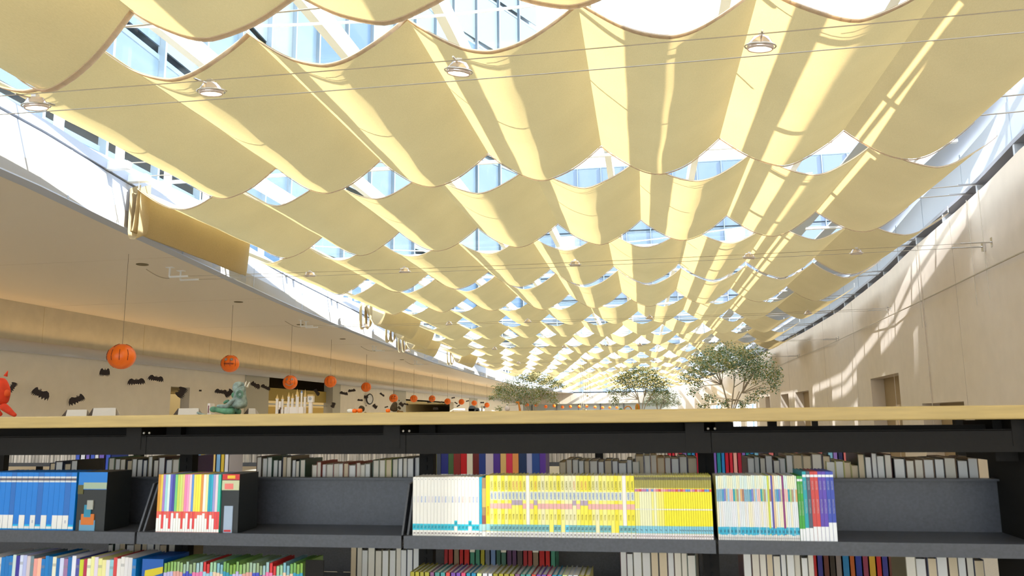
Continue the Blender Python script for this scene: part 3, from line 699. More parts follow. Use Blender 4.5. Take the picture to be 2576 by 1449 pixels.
# pale lettered series
mids = [rgb(120, 165, 185), rgb(120, 165, 185), rgb(120, 165, 180), rgb(160, 150, 130), rgb(60, 140, 190), rgb(120, 120, 190), rgb(110, 90, 190), rgb(190, 180, 150), rgb(150, 190, 215), rgb(220, 180, 175), rgb(225, 165, 160), rgb(225, 175, 165), rgb(0, 150, 170), rgb(0, 140, 110), rgb(160, 190, 120), rgb(170, 140, 110), rgb(190, 205, 200), rgb(210, 160, 110), rgb(215, 165, 105), rgb(160, 110, 90), rgb(205, 205, 90)]
def f(i, x, w):
    pap = 0; tops = random.choice([(.74, .76, .60), (.62, .74, .70), (.76, .74, .50), (.66, .74, .62)])
    base = random.choice([(.66, .70, .72), (.70, .70, .74), (.72, .68, .62), (.76, .70, .50)])
    solid = {30: rgb(80, 70, 160), 31: rgb(215, 180, 140), 36: rgb(130, 40, 110), 45: rgb(200, 110, 40), 47: rgb(40, 110, 180), 28: rgb(195, 200, 60)}.get(i)
    if solid: base = solid; bands = [(.1, .19, (.02, .36, .55), 'blue_label'), (0, .09, WHT, 'spine_label')]
    else: bands = [(.80, 1.0, tops, 'pale_top'), (.60, .79, mids[(i * 7 // 5) % len(mids)], 'colour_band'), (.09 + random.uniform(-.01, .01), .205, (.02, .40, .60) if random.random() < .75 else rgb(120, 185, 205), 'blue_label'), (.0, .08, WHT, 'spine_label')]
    tx = [('O', .04, .006, (.25, .2, .2), True)] + ([('m', .14, .010, (.0, .05, .1), True)] if i % 2 else [])
    book(x, YF + .004, Z1, w, .13, .184 + random.uniform(-.001, .001), base, 'very thin pale paperback with blue foot label, %s from the left' % nth(i + 1), 'very thin pale paperbacks with colour bands', bands, tx)
run(.199, .4275, 44, f)
# coloured hardbacks at the right end
hc = [(rgb(60, 150, 50), 'green'), (rgb(60, 155, 50), 'green'), (rgb(20, 150, 160), 'teal'), (rgb(70, 80, 95), 'slate grey'), (rgb(190, 60, 55), 'red'), (rgb(195, 62, 55), 'red'), (rgb(85, 60, 160), 'purple'), (rgb(88, 62, 165), 'purple'), (rgb(50, 70, 165), 'indigo'), (rgb(48, 66, 160), 'indigo')]
xs_ = .4285
for i, (c, cn) in enumerate(hc):
    w = .0078 if i < 2 else .0108; side = ['left', 'right'][i % 2]
    lab = 'tall %s hardback with white foot label%s' % (cn, '' if cn in ('teal', 'slate grey') else (', the %s one of the pair' % ('left' if (i in (0, 4, 6, 8)) else 'right')))
    lt = tuple(min(1, v_ * .6 + .25) for v_ in c)
    book(xs_, YF + .003, Z1, w - .0006, .15, .183 if i < 2 else .196, c, lab, 'tall coloured hardbacks at the right end', [(.0, .19 + (.08 if i > 7 else .02 if i > 3 else 0), (.72, .72, .74), 'spine_label'), (.92, .955, (.7, .72, .75), 'number_mark')], [('DISCOVER', .80, .0055, lt, True), ('ENCYCLOPEDIA', .50, .0055, lt, True)])
    xs_ += w

# rear face: fore-edges turned to the camera
YB = YF + .325
def foreruns(specs, zs, tagw, grp):
    idx = 0
    for (x0, x1, h0, wm_, fam) in specs:
        x = x0
        while x < x1 - .006:
            w = wm_ * random.uniform(.75, 1.25); h = h0 * random.uniform(.96, 1.03)
            c = random.choice(fam); idx += 1
            book(x, YB + random.uniform(0, .012), zs, w - .001, .16, h, c, 'book showing its cream pages, %s from the left on the %s' % (nth(idx) if idx < 100 else 'last', tagw), grp, flip=True, pap=random.randrange(5) if wm_ < .04 else random.choice([0, 1, 3]), tilt=0)
            x += w
DK = [rgb(40, 35, 35), rgb(90, 60, 50), rgb(50, 60, 90), rgb(120, 110, 80), rgb(60, 90, 70), rgb(150, 140, 110)]
foreruns([(-2.28, -2.17, .212, .030, DK), (-2.03, -1.70, .224, .024, DK + [rgb(50, 110, 70), rgb(80, 50, 110)]), (-1.42, -1.24, .222, .018, DK), (-1.205, -.98, .206, .022, [rgb(220, 210, 190), rgb(190, 185, 170), rgb(150, 60, 40)]), (-.975, -.79, .222, .021, DK + [rgb(150, 160, 60)]),
          (-.30, -.04, .212, .024, DK + [rgb(170, 120, 40)]), (-.04, .15, .226, .026, [rgb(60, 40, 60), rgb(200, 140, 50), rgb(50, 60, 110), rgb(130, 40, 40), rgb(100, 40, 90)]),
          (.33, .43, .222, .020, DK), (.43, .58, .228, .030, DK), (.58, .68, .205, .024, [rgb(180, 170, 60), rgb(130, 40, 40), rgb(200, 190, 120)]), (.68, .79, .232, .022, [rgb(90, 30, 30), rgb(30, 60, 30), rgb(60, 40, 50)]), (.79, 1.05, .218, .030, [rgb(25, 22, 20), rgb(110, 80, 50)])], SZ[0], 'rear shelf', 'fore-edge books on the rear upper shelf')
stuff_begin()
foreruns([(-2.0, -1.72, .30, .028, DK), (-1.05, -.80, .30, .024, DK + [rgb(150, 100, 40)]), (-.10, .14, .30, .024, DK + [rgb(110, 30, 40)]), (.30, .52, .30, .022, DK), (.80, 1.02, .30, .028, DK)], SZ[1], 'rear lower shelf', 'fore-edge books on the rear lower shelf')
stuff_end('dim rows of books showing their pages on the rear lower shelf')
# spine-out books on the rear lower/upper shelf and on the second bookcase behind
def spines(specs, Y, z, where, grp, d=.15):
    i = 0
    for (x0, x1, h, w0, fam) in specs:
        x = x0
        while x < x1 - w0 * .5:
            w = w0 * random.uniform(.8, 1.2); c = fam[i % len(fam)] if len(fam) > 1 else fam[0]; i += 1
            lt = (.7, .7, .66)
            book(x, Y + random.uniform(0, .008), z, w - .001, d, h * random.uniform(.94, 1.04), c, 'coloured spine, %s from the left on the %s' % (nth(i), where), grp, [(.02, .12, (.78, .78, .78), 'spine_label')] if i % 3 else [(.80, .93, lt, 'title_mark')])
            x += w
YC2 = 3.95
MIX = [rgb(190, 185, 90), rgb(90, 90, 90), rgb(70, 75, 90), rgb(40, 45, 120), rgb(70, 100, 60), rgb(130, 40, 35), rgb(190, 20, 25), rgb(225, 215, 190), rgb(110, 35, 30), rgb(40, 60, 130), rgb(200, 185, 190), rgb(80, 50, 140), rgb(220, 180, 110), rgb(215, 50, 80), rgb(230, 150, 80), rgb(30, 50, 90), rgb(170, 170, 200), rgb(40, 70, 140), rgb(90, 50, 150)]
spines([(-1.12, -.48, .20, .034, MIX)], YC2, -.30, 'upper shelf of the second bookcase', 'spines on the second bookcase, upper shelf')
stuff_begin()
spines([(-3.05, -2.85, .20, .03, [rgb(60, 90, 200), rgb(230, 230, 240), rgb(120, 100, 200)]), (-2.36, -2.15, .20, .022, [rgb(235, 230, 240), rgb(190, 60, 190), rgb(240, 200, 120), rgb(130, 180, 225), rgb(225, 190, 60)]), (.10, .50, .20, .018, [rgb(20, 140, 150), rgb(40, 130, 200), rgb(200, 20, 50), rgb(210, 40, 60), rgb(240, 170, 160), rgb(190, 30, 60), rgb(130, 100, 190)]), (.50, .95, .20, .022, [rgb(225, 120, 120), rgb(60, 60, 60), rgb(130, 190, 220), rgb(150, 120, 200), rgb(40, 40, 90)])], YC2, -.30, 'upper shelf of the second bookcase', 'spines on the second bookcase, upper shelf')
L2 = [rgb(150, 30, 40), rgb(160, 40, 40), rgb(130, 110, 90), rgb(170, 20, 20), rgb(180, 25, 20), rgb(60, 130, 110), rgb(60, 130, 110), rgb(150, 145, 30), rgb(90, 100, 120), rgb(100, 130, 180), rgb(50, 90, 80), rgb(60, 100, 90), rgb(80, 50, 90), rgb(80, 50, 90), rgb(70, 60, 60)]
spines([(-1.0, -.45, .20, .026, L2), (-.14, .22, .19, .028, [rgb(90, 85, 75), rgb(95, 90, 80), rgb(200, 80, 20), rgb(190, 60, 20), rgb(170, 50, 20), rgb(20, 90, 170), rgb(20, 100, 180), rgb(20, 95, 170)]), (.72, 1.4, .24, .028, [rgb(190, 100, 40), rgb(40, 60, 160), rgb(150, 60, 90), rgb(210, 170, 50), rgb(200, 40, 40), rgb(60, 60, 150), rgb(110, 60, 50), rgb(60, 50, 40), rgb(140, 130, 130), rgb(40, 130, 190)])], YC2, -.80, 'lower shelf of the second bookcase', 'spines on the second bookcase, lower shelf')
stuff_end('scattered runs of coloured book spines on the second bookcase')
# front lower shelf
ZL2 = -.745
fam = [rgb(215, 210, 205), rgb(215, 210, 205), rgb(210, 205, 205), rgb(205, 200, 200), rgb(0, 110, 180), rgb(0, 105, 175), rgb(0, 110, 180), rgb(190, 205, 200), rgb(50, 40, 140), rgb(200, 205, 225), rgb(170, 175, 215), rgb(200, 185, 190), rgb(110, 130, 140), rgb(225, 150, 140), rgb(235, 175, 150), rgb(0, 110, 180), rgb(0, 115, 185), rgb(0, 105, 170), rgb(220, 215, 190), rgb(0, 100, 170), rgb(195, 200, 225), rgb(150, 110, 150), rgb(0, 100, 165), rgb(215, 215, 225), rgb(70, 70, 150), rgb(190, 195, 40), rgb(170, 30, 70), rgb(225, 225, 190), rgb(225, 220, 150), rgb(215, 200, 215), rgb(220, 215, 140), rgb(225, 215, 150), rgb(215, 210, 215), rgb(140, 190, 200), rgb(200, 60, 60)]
n_ = [0]
def f(i, x, w):
    c = fam[i % len(fam)]; n_[0] += 1
    book(x, YF + .006, ZL2, w, .16, .298 + random.uniform(-.006, .006), c, 'picture book spine, %s from the left on the lowest visible shelf' % nth(i + 1), 'mixed picture books on the lower front shelf', [(.90, .93, tuple(min(1, v_ * .5 + .1) for v_ in c), 'title_mark')] if i % 3 == 0 else [])
run(-2.22, -1.665, 40, f)
o = MB().box((0, 0, 0), (.075, .15, .298)).build('book', mat('face_blue', rgb(0, 80, 160), .4)); o.location = Wm(-1.665 + .018, YF + .012, ZL2)
MB().hexa([(.01, -.001, .235), (.075, -.001, .255), (.075, 0, .255), (.01, 0, .235), (.012, -.001, .262), (.075, -.001, .275), (.075, 0, .275), (.012, 0, .262)]).build('yellow_swoosh', cm(rgb(200, 180, 20)), o)
tag(o, 'blue picture book turned face out with a yellow swoosh on the lowest visible shelf', 'book')
fam2 = [rgb(120, 160, 60), rgb(130, 170, 90), rgb(140, 170, 110), rgb(150, 175, 150), rgb(140, 160, 120), rgb(150, 180, 180), rgb(200, 40, 40), rgb(150, 190, 150), rgb(120, 170, 180), rgb(110, 160, 80)]
lowc = [rgb(180, 170, 210), rgb(210, 150, 140), rgb(60, 70, 180), rgb(220, 110, 160), rgb(150, 190, 210), rgb(220, 190, 160), rgb(40, 140, 170)]
def f(i, x, w):
    book(x, YF + .006, ZL2, w, .16, .290 + random.uniform(-.006, .006), fam2[(i // 2) % 10], 'green topped picture book, %s from the left in the second lower bay' % nth(i + 1), 'green topped thin books on the lower front shelf', [(.0, .90, lowc[(i // 3) % 7], 'lower_band')])
stuff_begin(); run(-1.565, -1.085, 42, f); stuff_end('row of thin green topped picture books, lower shelf of the second bay')
be = MB().box((0, 0, 0), (.062, .004, .305)).box((0, 0, 0), (.062, .1, .003)).build('bookend', M_DARK2); be.location = Wm(-1.080, YF + .01, ZL2)
b_ = be.modifiers.new('b', 'BEVEL'); b_.width = .012; b_.segments = 3
tag(be, 'black steel bookend with rounded corners holding the green topped books', 'bookend')
fam3 = [rgb(150, 140, 20), rgb(160, 150, 20), rgb(150, 140, 25), rgb(150, 145, 30), rgb(120, 70, 110), rgb(60, 130, 120), rgb(60, 140, 140), rgb(200, 60, 50), rgb(110, 60, 150), rgb(110, 60, 160), rgb(200, 60, 100), rgb(0, 130, 160), rgb(0, 130, 170), rgb(215, 220, 150), rgb(215, 215, 220), rgb(220, 220, 225)]
def f(i, x, w):
    book(x, YF + .006, ZL2, w, .16, .276, fam3[i % 16], 'book with pale page tops, %s from the left in the third lower bay' % nth(i + 1), 'books cropped by the photo edge in the third lower bay', [])
stuff_begin(); run(-.735, -.18, 34, f); stuff_end('row of books with pale tops cropped by the lower photo edge')
# small acrylic holder between the lower runs
o = MB().hexa([(0, 0, 0), (.05, 0, 0), (.05, .04, 0), (0, .04, 0), (.012, 0, .045), (.045, 0, .045), (.045, .04, .045), (.012, .04, .045)]).build('label_holder', mat('acrylic', (.45, .4, .4), .1)); o.location = Wm(-1.36, YB + .02, SZ[1] + .2); tag(o, 'small clear sloped label holder behind the green topped books', 'label holder')
# second and third bookcases behind (frames)
def backcase(Y, x0, x1, levels, lab, n, zt):
    c = empty('bookcase', Wm((x0 + x1) / 2, Y, -EYE)); tag(c, lab, 'bookcase')
    def pt(mb, nm_, m_): o = mb.build(nm_, m_, c); o.location = -c.location; return o
    pt(MB().box(Wm(x0, Y - .02, zt - .036), Wm(x1, Y + .56, zt)), 'top_board', M_WOOD)
    for z in levels: pt(MB().box(Wm(x0, Y, z - .03), Wm(x1, Y + .25, z - .001)), 'shelf', M_DARK)
    for i in range(n + 1):
        x = x0 + (x1 - x0) * i / n; pt(MB().box(Wm(x - .02, Y + .26, -EYE), Wm(x + .02, Y + .30, -.02)), 'upright', M_DARK2)
    pt(MB().box(Wm(x0, Y + .02, -EYE), Wm(x1, Y + .5, -EYE + .09)), 'plinth', M_DARK2)
    pt(MB().box(Wm(x0, Y + .255, levels[-1]), Wm(x1, Y + .262, levels[-1] + .17)), 'back_stop', M_DARK)
    return c
backcase(YC2 - .01, -4.6, 1.5, [-.30, -.80], 'second dark bookcase standing behind the foreground bookcase', 7, .0305)
backcase(6.3, -6.4, 1.3, [-.35, -.75], 'third dark bookcase farther back carrying the castle and bears', 8, .0475)
# loose fill of far books, too far to pick apart
mb = MB(); random.seed(3); x = -6.3
while x < 1.2:
    w = random.uniform(.02, .04); mb.box(Wm(x, 6.32, -.35), Wm(x + w - .003, 6.5, -.35 + random.uniform(.18, .26))); x += w
o = mb.build('far_books', mat('far_book_mix', (.5, .45, .4), .7, noise=.6, nscale=18, stretch=(3, .1, .1))); tag(o, 'dim row of distant books on the third bookcase', 'books', kind='stuff')
# standing step stool / chair hints between cases are dark and left to shadow

# ------------------------------------------------------------------ decorations on the bookcase tops
ZT = .0315; ZT3 = .0485
def on2(u, v, Y=4.25): q = ony(u, v, Y); return q
def skinbody(name, pts, edges, m_, loc, sub=2, parent=None):
    """pts: (x,y,z,r)"""
    me = bpy.data.meshes.new(name); me.from_pydata([p[:3] for p in pts], edges, []); o = link(name, me, parent)
    o.location = loc
    sk = o.modifiers.new('s', 'SKIN'); me.skin_vertices[0].data[0].use_root = True
    for i, p in enumerate(pts):
        r = p[3]; me.skin_vertices[0].data[i].radius = (r, r) if not hasattr(r, '__len__') else r
    sb = o.modifiers.new('u', 'SUBSURF'); sb.levels = sub; sb.render_levels = sub
    me.materials.append(m_); sk.use_smooth_shade = True
    return o
def px2(u, v, Y): q = ony(u, v, Y); return Vector((q.x, 0, q.z))
# green horned monster statuette, seated, facing left
Yd = 4.2
M_MON = mat('monster_green', (0.07, .20, .12), .55, noise=.55, nscale=28); M_MON2 = mat('monster_grey', (0.19, .25, .235), .6, noise=.45, nscale=40)
def q(u, v, r, dy=0.0):
    p = px2(u, v, Yd); return (p.x, dy, p.z, r * Yd / 2000)
base = Vector((0, Yd, EYE))
mon = empty('monster_statuette', Wm(px2(600, 1045, Yd).x, Yd, ZT)); tag(mon, 'green and grey horned monster statuette seated on the bookcase top, facing left', 'statuette')
rel = base - mon.location
pts = [q(600, 1030, 25), q(603, 1008, 22), q(604, 990, 15), q(603, 982, 19), q(600, 972, 18)]
skinbody('body', [tuple(p) for p in pts], [(0, 1), (1, 2), (2, 3), (3, 4)], M_MON2, rel, 2, mon)
pts = [q(605, 985, 18), q(598, 972, 17), q(588, 969, 12), q(585, 980, 4), q(596, 990, 14), q(586, 993, 9)]
skinbody('head', [q(607, 982, 23), q(597, 973, 19), q(587, 973, 12)], [(0, 1), (1, 2)], M_MON2, rel, 2, mon)
skinbody('muzzle', [q(602, 990, 15), q(592, 993, 11), q(583, 998, 8)], [(0, 1), (1, 2)], M_MON, rel, 2, mon)
for dy in (-.03, .03):
    skinbody('arm', [q(600, 1003, 6, dy), q(590, 1012, 6.5, dy * 1.3), q(578, 1024, 7, dy * 1.3), q(562, 1022, 5.5, dy), q(552, 1022, 4, dy)], [(0, 1), (1, 2), (2, 3), (3, 4)], M_MON2 if dy < 0 else M_MON, rel, 2, mon)
    skinbody('leg', [q(598, 1036, 11, dy), q(578, 1035, 9, dy * 1.4), q(560, 1032, 7, dy * 1.5), q(546, 1026, 7, dy * 1.4), q(541, 1038, 7, dy * 1.3), q(538, 1026, 6, dy * 1.2)], [(0, 1), (1, 2), (2, 3), (3, 4), (3, 5)], M_MON, rel, 2, mon)
skinbody('hand', [q(566, 1008, 5, .05), q(556, 1010, 4.5, .05), q(551, 1015, 3, .05)], [(0, 1), (1, 2)], M_MON, rel, 2, mon)
skinbody('tail', [q(520, 1045, 3), q(508, 1043, 3.5), q(495, 1037, 3)], [(0, 1), (1, 2)], M_MON2, rel, 2, mon)
M_HORN = mat('horn_ivory', (.75, .70, .58), .5)
for (u, v, du) in ((616, 972, 4), (622, 974, 6)):
    a, b = px2(u, v, Yd), px2(u + du, v - 14, Yd); MB().tube([a, b], .007, 8, .0008).build('horn', M_HORN, mon, True).location = rel
a, b = px2(611, 972, Yd), px2(612, 961, Yd); MB().tube([a, b], .011, 8, .001).build('ear', M_MON2, mon, True).location = rel
MB().ball(px2(595, 975, Yd) - Vector((0, .028, 0)), (.008, .005, .005), 10, 6).build('eye', mat('eye_violet', (.35, .25, .40), .3), mon, True).location = rel
for r_, (u, v) in ((.02, (611, 992)), (.012, (611, 992))):
    n__ = 14; c = px2(u, v, Yd) - Vector((0, .036, 0)); MB().tube([c + Vector((r_ * cos(2*pi*t/n__), 0, r_ * sin(2*pi*t/n__))) for t in range(n__ + 1)], .0022, 5).build('curl', M_MON, mon, True).location = rel
for u in (530, 566):
    MB().tube([px2(u, 1046, Yd), px2(u, 1038, Yd)], .008, 8, .001).build('toe_claw', M_HORN, mon, True).location = rel
# red plush creature, cropped by the left edge
M_RED = mat('plush_red', (0.55, .035, .008), .9, noise=.25, nscale=14)
red = empty('plush_creature', Wm(px2(0, 1045, Yd).x, Yd, ZT)); tag(red, 'red orange plush creature with a pointed ear, cropped by the left photo edge', 'plush toy'); rel = base - red.location
skinbody('body', [q(-8, 1020, 28), q(-5, 1000, 30), q(0, 985, 30), q(-6, 965, 27), q(-10, 955, 22)], [(0, 1), (1, 2), (2, 3), (3, 4)], M_RED, rel, 2, red)
skinbody('leg', [q(2, 1018, 12), q(16, 1028, 11), q(32, 1041, 7), q(40, 1046, 5)], [(0, 1), (1, 2), (2, 3)], M_RED, rel, 2, red)
skinbody('leg', [q(-12, 1025, 12), q(-8, 1036, 9), q(4, 1045, 6)], [(0, 1), (1, 2)], M_RED, rel, 2, red)
a, b = px2(14, 946, Yd), px2(20, 932, Yd); MB().tube([a, b], .011, 8, .001).build('ear', M_RED, red, True).location = rel
skinbody('arm', [q(4, 990, 17), q(16, 989, 13), q(25, 990, 7)], [(0, 1), (1, 2)], mat('plush_orange', (.60, .07, .01), .9, noise=.3, nscale=14), rel, 2, red)
# tent cards
M_CARD = mat('card_white', (.50, .46, .42), .7); M_CEND = mat('card_brown', (.045, .028, .018), .8)
def tent(u0, u1, v0, v1, Y, lab, foot=None):
    a = px2(u0, v1, Y); b = px2(u1, v1, Y); h = (v1 - v0) * Y / 2000; w = b.x - a.x; dpt = .06
    c = empty('tent_card', Wm(a.x, Y, ZT)); tag(c, lab, 'card', 'folded tent cards on the bookcase tops')
    skew = .35
    ends = .036
    MB().hexa([(0, 0, 0), (ends, -.01, 0), (ends + .001, -.009, 0), (0, .002, 0), (ends*.45, .02, h), (ends * .6, .018, h), (ends * .6, .02, h), (ends * .45, .022, h)]).build('end_flap', M_CEND, c)
    MB().hexa([(ends, -.01, 0), (w, .0, 0), (w, .003, 0), (ends, -.007, 0), (ends * .6, .018, h), (w - ends*.5, .024, h), (w - ends*.5, .027, h), (ends * .6, .021, h)]).build('front_face', M_CARD, c)
    MB().hexa([(0, .002, 0), (w, .045, 0), (w, .048, 0), (0, .005, 0), (ends * .5, .02, h), (w - ends*.5, .026, h), (w - ends*.5, .028, h), (ends * .5, .023, h)]).build('back_face', M_CARD, c)
    return c
tent(154, 217, 1031, 1049, 4.2, 'small folded white tent card left of the larger one near the red creature')
tent(220, 290, 1027, 1049, 4.2, 'larger folded white tent card under the large orange pumpkin lantern')
tent(435, 500, 1030, 1048, 4.2, 'folded white tent card just left of the green monster')
tent(612, 643, 1031, 1047, 4.32, 'folded white tent card right behind the green monster')
o = MB().box((0, 0, 0), (.016, .05, .068)).build('booklet', mat('booklet_white', (.65, .6, .6), .6)); o.location = Wm(px2(521, 1045, 4.4).x, 4.4, ZT)
MB().box((.004, -.001, .012), (.010, 0, .055)).build('printed_strip', mat('strip_maroon', (.15, .03, .04), .6), o)
tag(o, 'upright white booklet with a maroon strip behind the green monster', 'booklet')
# castle model on the third bookcase
Y3 = 6.5
M_CAS = mat('castle_white', (.74, .68, .64), .6); M_ROOF = mat('castle_gold', (.55, .36, .12), .5); M_BLU = mat('castle_blue', (.12, .22, .45), .5)
cas = empty('castle_model', Wm(px2(740, 1045, Y3).x, Y3, ZT3)); tag(cas, 'white toy castle model with many slim gold roofed towers on the third bookcase', 'model'); rel = Vector((0, Y3, EYE)) - cas.location
k3 = Y3 / 2000
for i, (u, vt, w, roof, cc) in enumerate([(700, 1005, 7, 12, M_ROOF), (711, 1006, 6, 12, M_ROOF), (722, 1015, 6, 8, M_ROOF), (729, 1000, 6, 12, M_ROOF), (736, 1004, 7, 14, M_ROOF), (745, 995, 7, 16, M_ROOF), (752, 1000, 6, 14, M_ROOF), (759, 990, 5, 8, M_BLU), (765, 1000, 7, 20, M_ROOF)]):
    p = px2(u, vt, Y3); r = w * k3 / 2
    t = MB().lathe((p.x, (i % 3 - 1) * .02, 0), [(r, -.0 + ZT3), (r, p.z), (r * 1.25, p.z), (r * 1.25, p.z + .006)], 10).build('tower', M_CAS, cas); t.location = rel
    rf = MB().lathe((p.x, (i % 3 - 1) * .02, p.z + .006), [(r * 1.2, 0), (r * .5, roof * k3 * .5), (.0005, roof * k3)], 10).build('roof', cc, t)
for (u0, u1, vt) in ((704, 709, 1010), (718, 765, 1024), (697, 715, 1030)):
    a, b = px2(u0, vt, Y3), px2(u1, vt, Y3); MB().box((a.x, -.02, ZT3), (b.x, .02, a.z)).build('castle_wall', M_CAS, cas).location = rel
MB().box((px2(706, 1040, Y3).x, -.022, ZT3), (px2(709, 1040, Y3).x, -.02, px2(706, 1025, Y3).z)).build('gate', mat('gate_brown', (.12, .06, .03), .7), cas).location = rel
c1 = px2(775, 1045, Y3)
ct = empty('clock_tower', Wm(c1.x, Y3 + .05, ZT3)); tag(ct, 'white toy clock tower with a square head standing right of the castle', 'model')
MB().box((-4.5*k3, -.012, 0), (4.5*k3, .012, 30*k3)).build('shaft', M_CAS, ct)
MB().box((-7.5*k3, -.018, 30*k3), (7.5*k3, .018, 48*k3)).build('clock_head', M_CAS, ct)
MB().box((-7.8*k3, -.02, 46*k3), (7.8*k3, .02, 50*k3)).build('cornice', M_ROOF, ct)
MB().lathe((0, -.0185, 39*k3), [(.0005, .001), (4.2*k3, .001), (4.2*k3, -.001)], 16, Matrix.Rotation(pi/2, 3, 'X')).build('clock_face', mat('clock_face', (.35, .35, .38), .5), ct)
# bears
M_BR = mat('bear_brown', (0.055, .035, .015), .95, noise=.4, nscale=60); M_BR2 = mat('bear_tan', (0.16, .085, .025), .95, noise=.3, nscale=60)
def q3(u, v, r, dy=0.0):
    p = px2(u, v, Y3); return (p.x, dy, p.z, r * k3)
base3 = Vector((0, Y3, EYE))
for (name, lab, P_) in (('b1', 'dark brown toy bear with its back turned, left of the two bears', [[q3(908, 1036, 9), q3(910, 1026, 9), q3(913, 1021, 6)], [q3(920, 1021, 2.5), q3(922, 1020, 1.8)], [q3(918, 1036, 4), q3(920, 1044, 3)]]),
                        ('b2', 'larger brown toy bear seated facing right behind the pumpkin lantern', [[q3(989, 1036, 11), q3(991, 1026, 11), q3(993, 1016, 7), q3(998, 1012, 5)], [q3(1003, 1008, 2.5), q3(1005, 1007, 2)], [q3(998, 1034, 5), q3(1008, 1038, 4), q3(1015, 1036, 4)], [q3(1001, 1022, 4), q3(1008, 1030, 3)]])):
    e = empty('toy_bear', Wm(P_[0][0][0], Y3, ZT3)); tag(e, lab, 'toy', 'brown toy bears on the third bookcase'); rel = base3 - e.location
    for i, pl in enumerate(P_):
        skinbody(['body', 'ear', 'leg', 'arm'][i], pl, [(j, j + 1) for j in range(len(pl) - 1)], M_BR if i != 2 else M_BR2, rel, 2, e)
M_ORG = mat('pumpkin_orange', (1.0, .17, .006), .35, noise=.10, nscale=9)
M_INK = mat('pumpkin_ink', (0.16, .02, .01), .6)
def small_pumpkin(u, v, w, lab, Y=6.4):
    p = px2(u, v, Y); r = w * Y / 2000 / 2
    e = empty('small_pumpkin', Wm(p.x, Y, ZT3)); tag(e, lab, 'pumpkin', 'small pumpkins on the third bookcase')
    b = MB()
    for a in range(8): b.ball((.45*r*cos(a*pi/4), .45*r*sin(a*pi/4), r * .8), (.6*r, .6*r, .8*r), 10, 7)
    b.build('shell', M_ORG, e, True); MB().tube([(0, 0, 1.4*r), (.1*r, 0, 1.75*r)], .1*r, 6).build('stem', M_BR2, e)
small_pumpkin(892, 1040, 13, 'small orange pumpkin left of the dark bear'); small_pumpkin(905, 1041, 14, 'small orange pumpkin in front of the dark bear'); small_pumpkin(976, 1041, 12, 'small orange pumpkin at the left foot of the larger bear')
o = MB().ball((0, 0, .014), (.03, .015, .018), 12, 8, .1).build('paper_cloud', mat('cloud_white', (.75, .75, .72), .8), smooth=True); o.location = Wm(px2(881, 1045, 6.4).x, 6.4, ZT3 + .002); tag(o, 'small white rounded paper ghost beside the small pumpkins', 'decoration')

